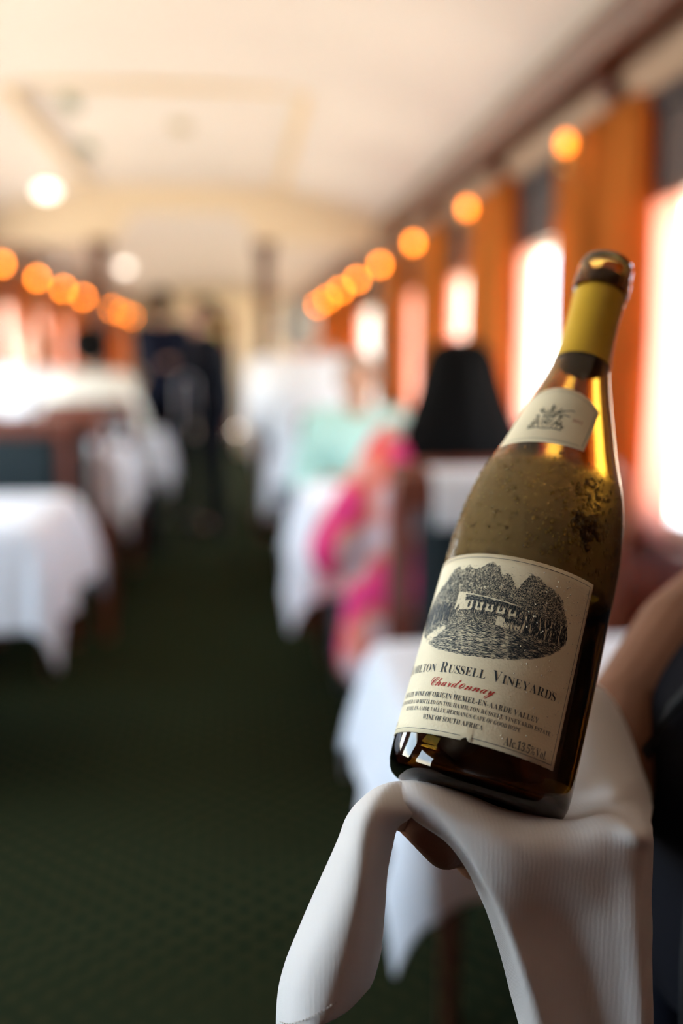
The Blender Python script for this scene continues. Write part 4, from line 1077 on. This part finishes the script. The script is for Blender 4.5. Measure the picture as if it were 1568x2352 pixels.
main = [
 [(1040, 1640, .575), (1110, 1590, .575), (1200, 1575, .572), (1290, 1570, .570), (1340, 1565, .572), (1378, 1582, .576), (1415, 1625, .584), (1440, 1680, .600)],
 [(980, 1720, .540), (1060, 1690, .545), (1170, 1675, .545), (1280, 1660, .540), (1355, 1655, .541), (1405, 1670, .548), (1450, 1715, .558), (1476, 1765, .575)],
 [(915, 1800, .490), (1020, 1800, .500), (1140, 1800, .505), (1260, 1790, .502), (1360, 1775, .503), (1430, 1780, .508), (1480, 1815, .516), (1496, 1840, .532)],
 [(900, 1815, .452), (990, 1812, .462), (1090, 1845, .470), (1200, 1872, .470), (1310, 1872, .464), (1396, 1850, .458), (1452, 1850, .478), (1494, 1888, .480)],
 [(905, 1800, .434), (960, 1799, .430), (1060, 1824, .428), (1180, 1866, .428), (1300, 1890, .424), (1395, 1884, .419), (1474, 1910, .414), (1494, 1930, .440)],
 [(915, 1835, .421), (975, 1836, .417), (1060, 1870, .413), (1170, 1915, .410), (1290, 1945, .410), (1390, 1950, .411), (1472, 1960, .414), (1492, 1975, .436)],
 [(950, 1880, .420), (1005, 1888, .415), (1075, 1935, .409), (1175, 1990, .407), (1290, 2020, .411), (1390, 2030, .415), (1472, 2035, .416), (1490, 2040, .436)],
 [(1036, 1945, .423), (1070, 1965, .416), (1120, 2030, .410), (1190, 2085, .412), (1300, 2110, .420), (1400, 2120, .418), (1474, 2120, .417), (1492, 2120, .436)],
 [(1098, 2050, .428), (1125, 2070, .419), (1165, 2125, .413), (1225, 2170, .417), (1320, 2190, .424), (1410, 2200, .421), (1476, 2200, .419), (1492, 2200, .438)],
 [(1148, 2185, .432), (1172, 2200, .423), (1205, 2240, .416), (1260, 2275, .420), (1340, 2290, .427), (1415, 2295, .424), (1480, 2290, .421), (1494, 2290, .440)],
 [(1192, 2352, .436), (1212, 2360, .427), (1245, 2375, .420), (1295, 2390, .424), (1360, 2395, .430), (1425, 2395, .427), (1484, 2390, .424), (1496, 2390, .444)],
 [(1232, 2560, .440), (1255, 2565, .431), (1285, 2570, .425), (1330, 2575, .428), (1385, 2580, .434), (1435, 2580, .431), (1488, 2580, .428), (1500, 2580, .448)]]
flap = [
 [(860, 1850, .455), (885, 1830, .455), (905, 1822, .452), (930, 1815, .450), (962, 1810, .450)],
 [(832, 1838, .434), (858, 1815, .432), (892, 1801, .431), (925, 1798, .431), (960, 1799, .430)],
 [(798, 1876, .430), (826, 1860, .418), (858, 1850, .414), (900, 1852, .416), (948, 1868, .419)],
 [(778, 1925, .432), (808, 1922, .414), (840, 1915, .409), (876, 1905, .415), (912, 1900, .428)],
 [(757, 1975, .434), (794, 1980, .413), (836, 1985, .407), (872, 1975, .418), (897, 1950, .437)],
 [(733, 2030, .436), (776, 2042, .414), (826, 2052, .407), (866, 2040, .420), (886, 2010, .440)],
 [(694, 2120, .438), (742, 2136, .415), (805, 2150, .408), (858, 2138, .422), (881, 2095, .442)],
 [(657, 2210, .440), (704, 2232, .417), (776, 2250, .410), (838, 2232, .424), (874, 2178, .444)],
 [(638, 2295, .441), (680, 2318, .420), (750, 2322, .412), (815, 2290, .426), (860, 2240, .446)],
 [(634, 2420, .443), (662, 2392, .424), (735, 2354, .414), (800, 2316, .428), (848, 2268, .448)]]
bm = bmesh.new(); surf(bm, main, 7, 7, .0011); surf(bm, flap, 7, 7, .0004)
# woven cotton: fine ribs and nap
nm_ = mat('white cotton napkin', (.84, .83, .84), .9, sheen=.4); t = nm_.node_tree; b = t.nodes['Principled BSDF']
tco = t.nodes.new('ShaderNodeTexCoord'); wv = t.nodes.new('ShaderNodeTexWave'); wv.bands_direction = 'DIAGONAL'; wv.inputs['Scale'].default_value = 1300; wv.inputs['Distortion'].default_value = .6
nz = t.nodes.new('ShaderNodeTexNoise'); nz.inputs['Scale'].default_value = 900
w2 = t.nodes.new('ShaderNodeTexWave'); w2.bands_direction = 'X'; w2.inputs['Scale'].default_value = 160; w2.inputs['Distortion'].default_value = 3; t.links.new(tco.outputs['Object'], w2.inputs['Vector'])
m2 = t.nodes.new('ShaderNodeMath'); m2.operation = 'MULTIPLY_ADD'; m2.inputs[1].default_value = 1.1; t.links.new(w2.outputs[0], m2.inputs[0]); t.links.new(nz.outputs[0], m2.inputs[2])
mm = t.nodes.new('ShaderNodeMath'); mm.operation = 'ADD'; bp = t.nodes.new('ShaderNodeBump'); bp.inputs['Strength'].default_value = .22; bp.inputs['Distance'].default_value = .0006
t.links.new(tco.outputs['Object'], wv.inputs['Vector']); t.links.new(tco.outputs['Object'], nz.inputs['Vector']); t.links.new(wv.outputs[0], mm.inputs[0]); t.links.new(m2.outputs[0], mm.inputs[1]); t.links.new(mm.outputs[0], bp.inputs['Height']); t.links.new(bp.outputs[0], b.inputs['Normal'])
nap = obj('napkin', bm, nm_, recalc=False)
s = nap.modifiers.new('s', 'SOLIDIFY'); s.thickness = .0011; s.offset = 0
tag(nap, "white cotton napkin draped over the server's hand, the bottle standing on it", 'napkin')
# stitched hem at the foot of the hanging flap
bm = bmesh.new(); hem = [(640, 2345, .4385), (662, 2352, .4195), (700, 2342, .4135), (735, 2325, .4085), (775, 2300, .4125), (812, 2262, .4205)]
hp = [P(*q) for q in hem]; seg_ = []
for i in range(len(hp)-1):
    for k in range(5):
        a = cr1(hp[max(i-1, 0)], hp[i], hp[i+1], hp[min(i+2, len(hp)-1)], k/5); c = cr1(hp[max(i-1, 0)], hp[i], hp[i+1], hp[min(i+2, len(hp)-1)], (k+.6)/5); tube(bm, [a, c], .0003, 6)
obj('hem_stitching', bm, mat('hem thread', (.7, .68, .66), .9), nap)
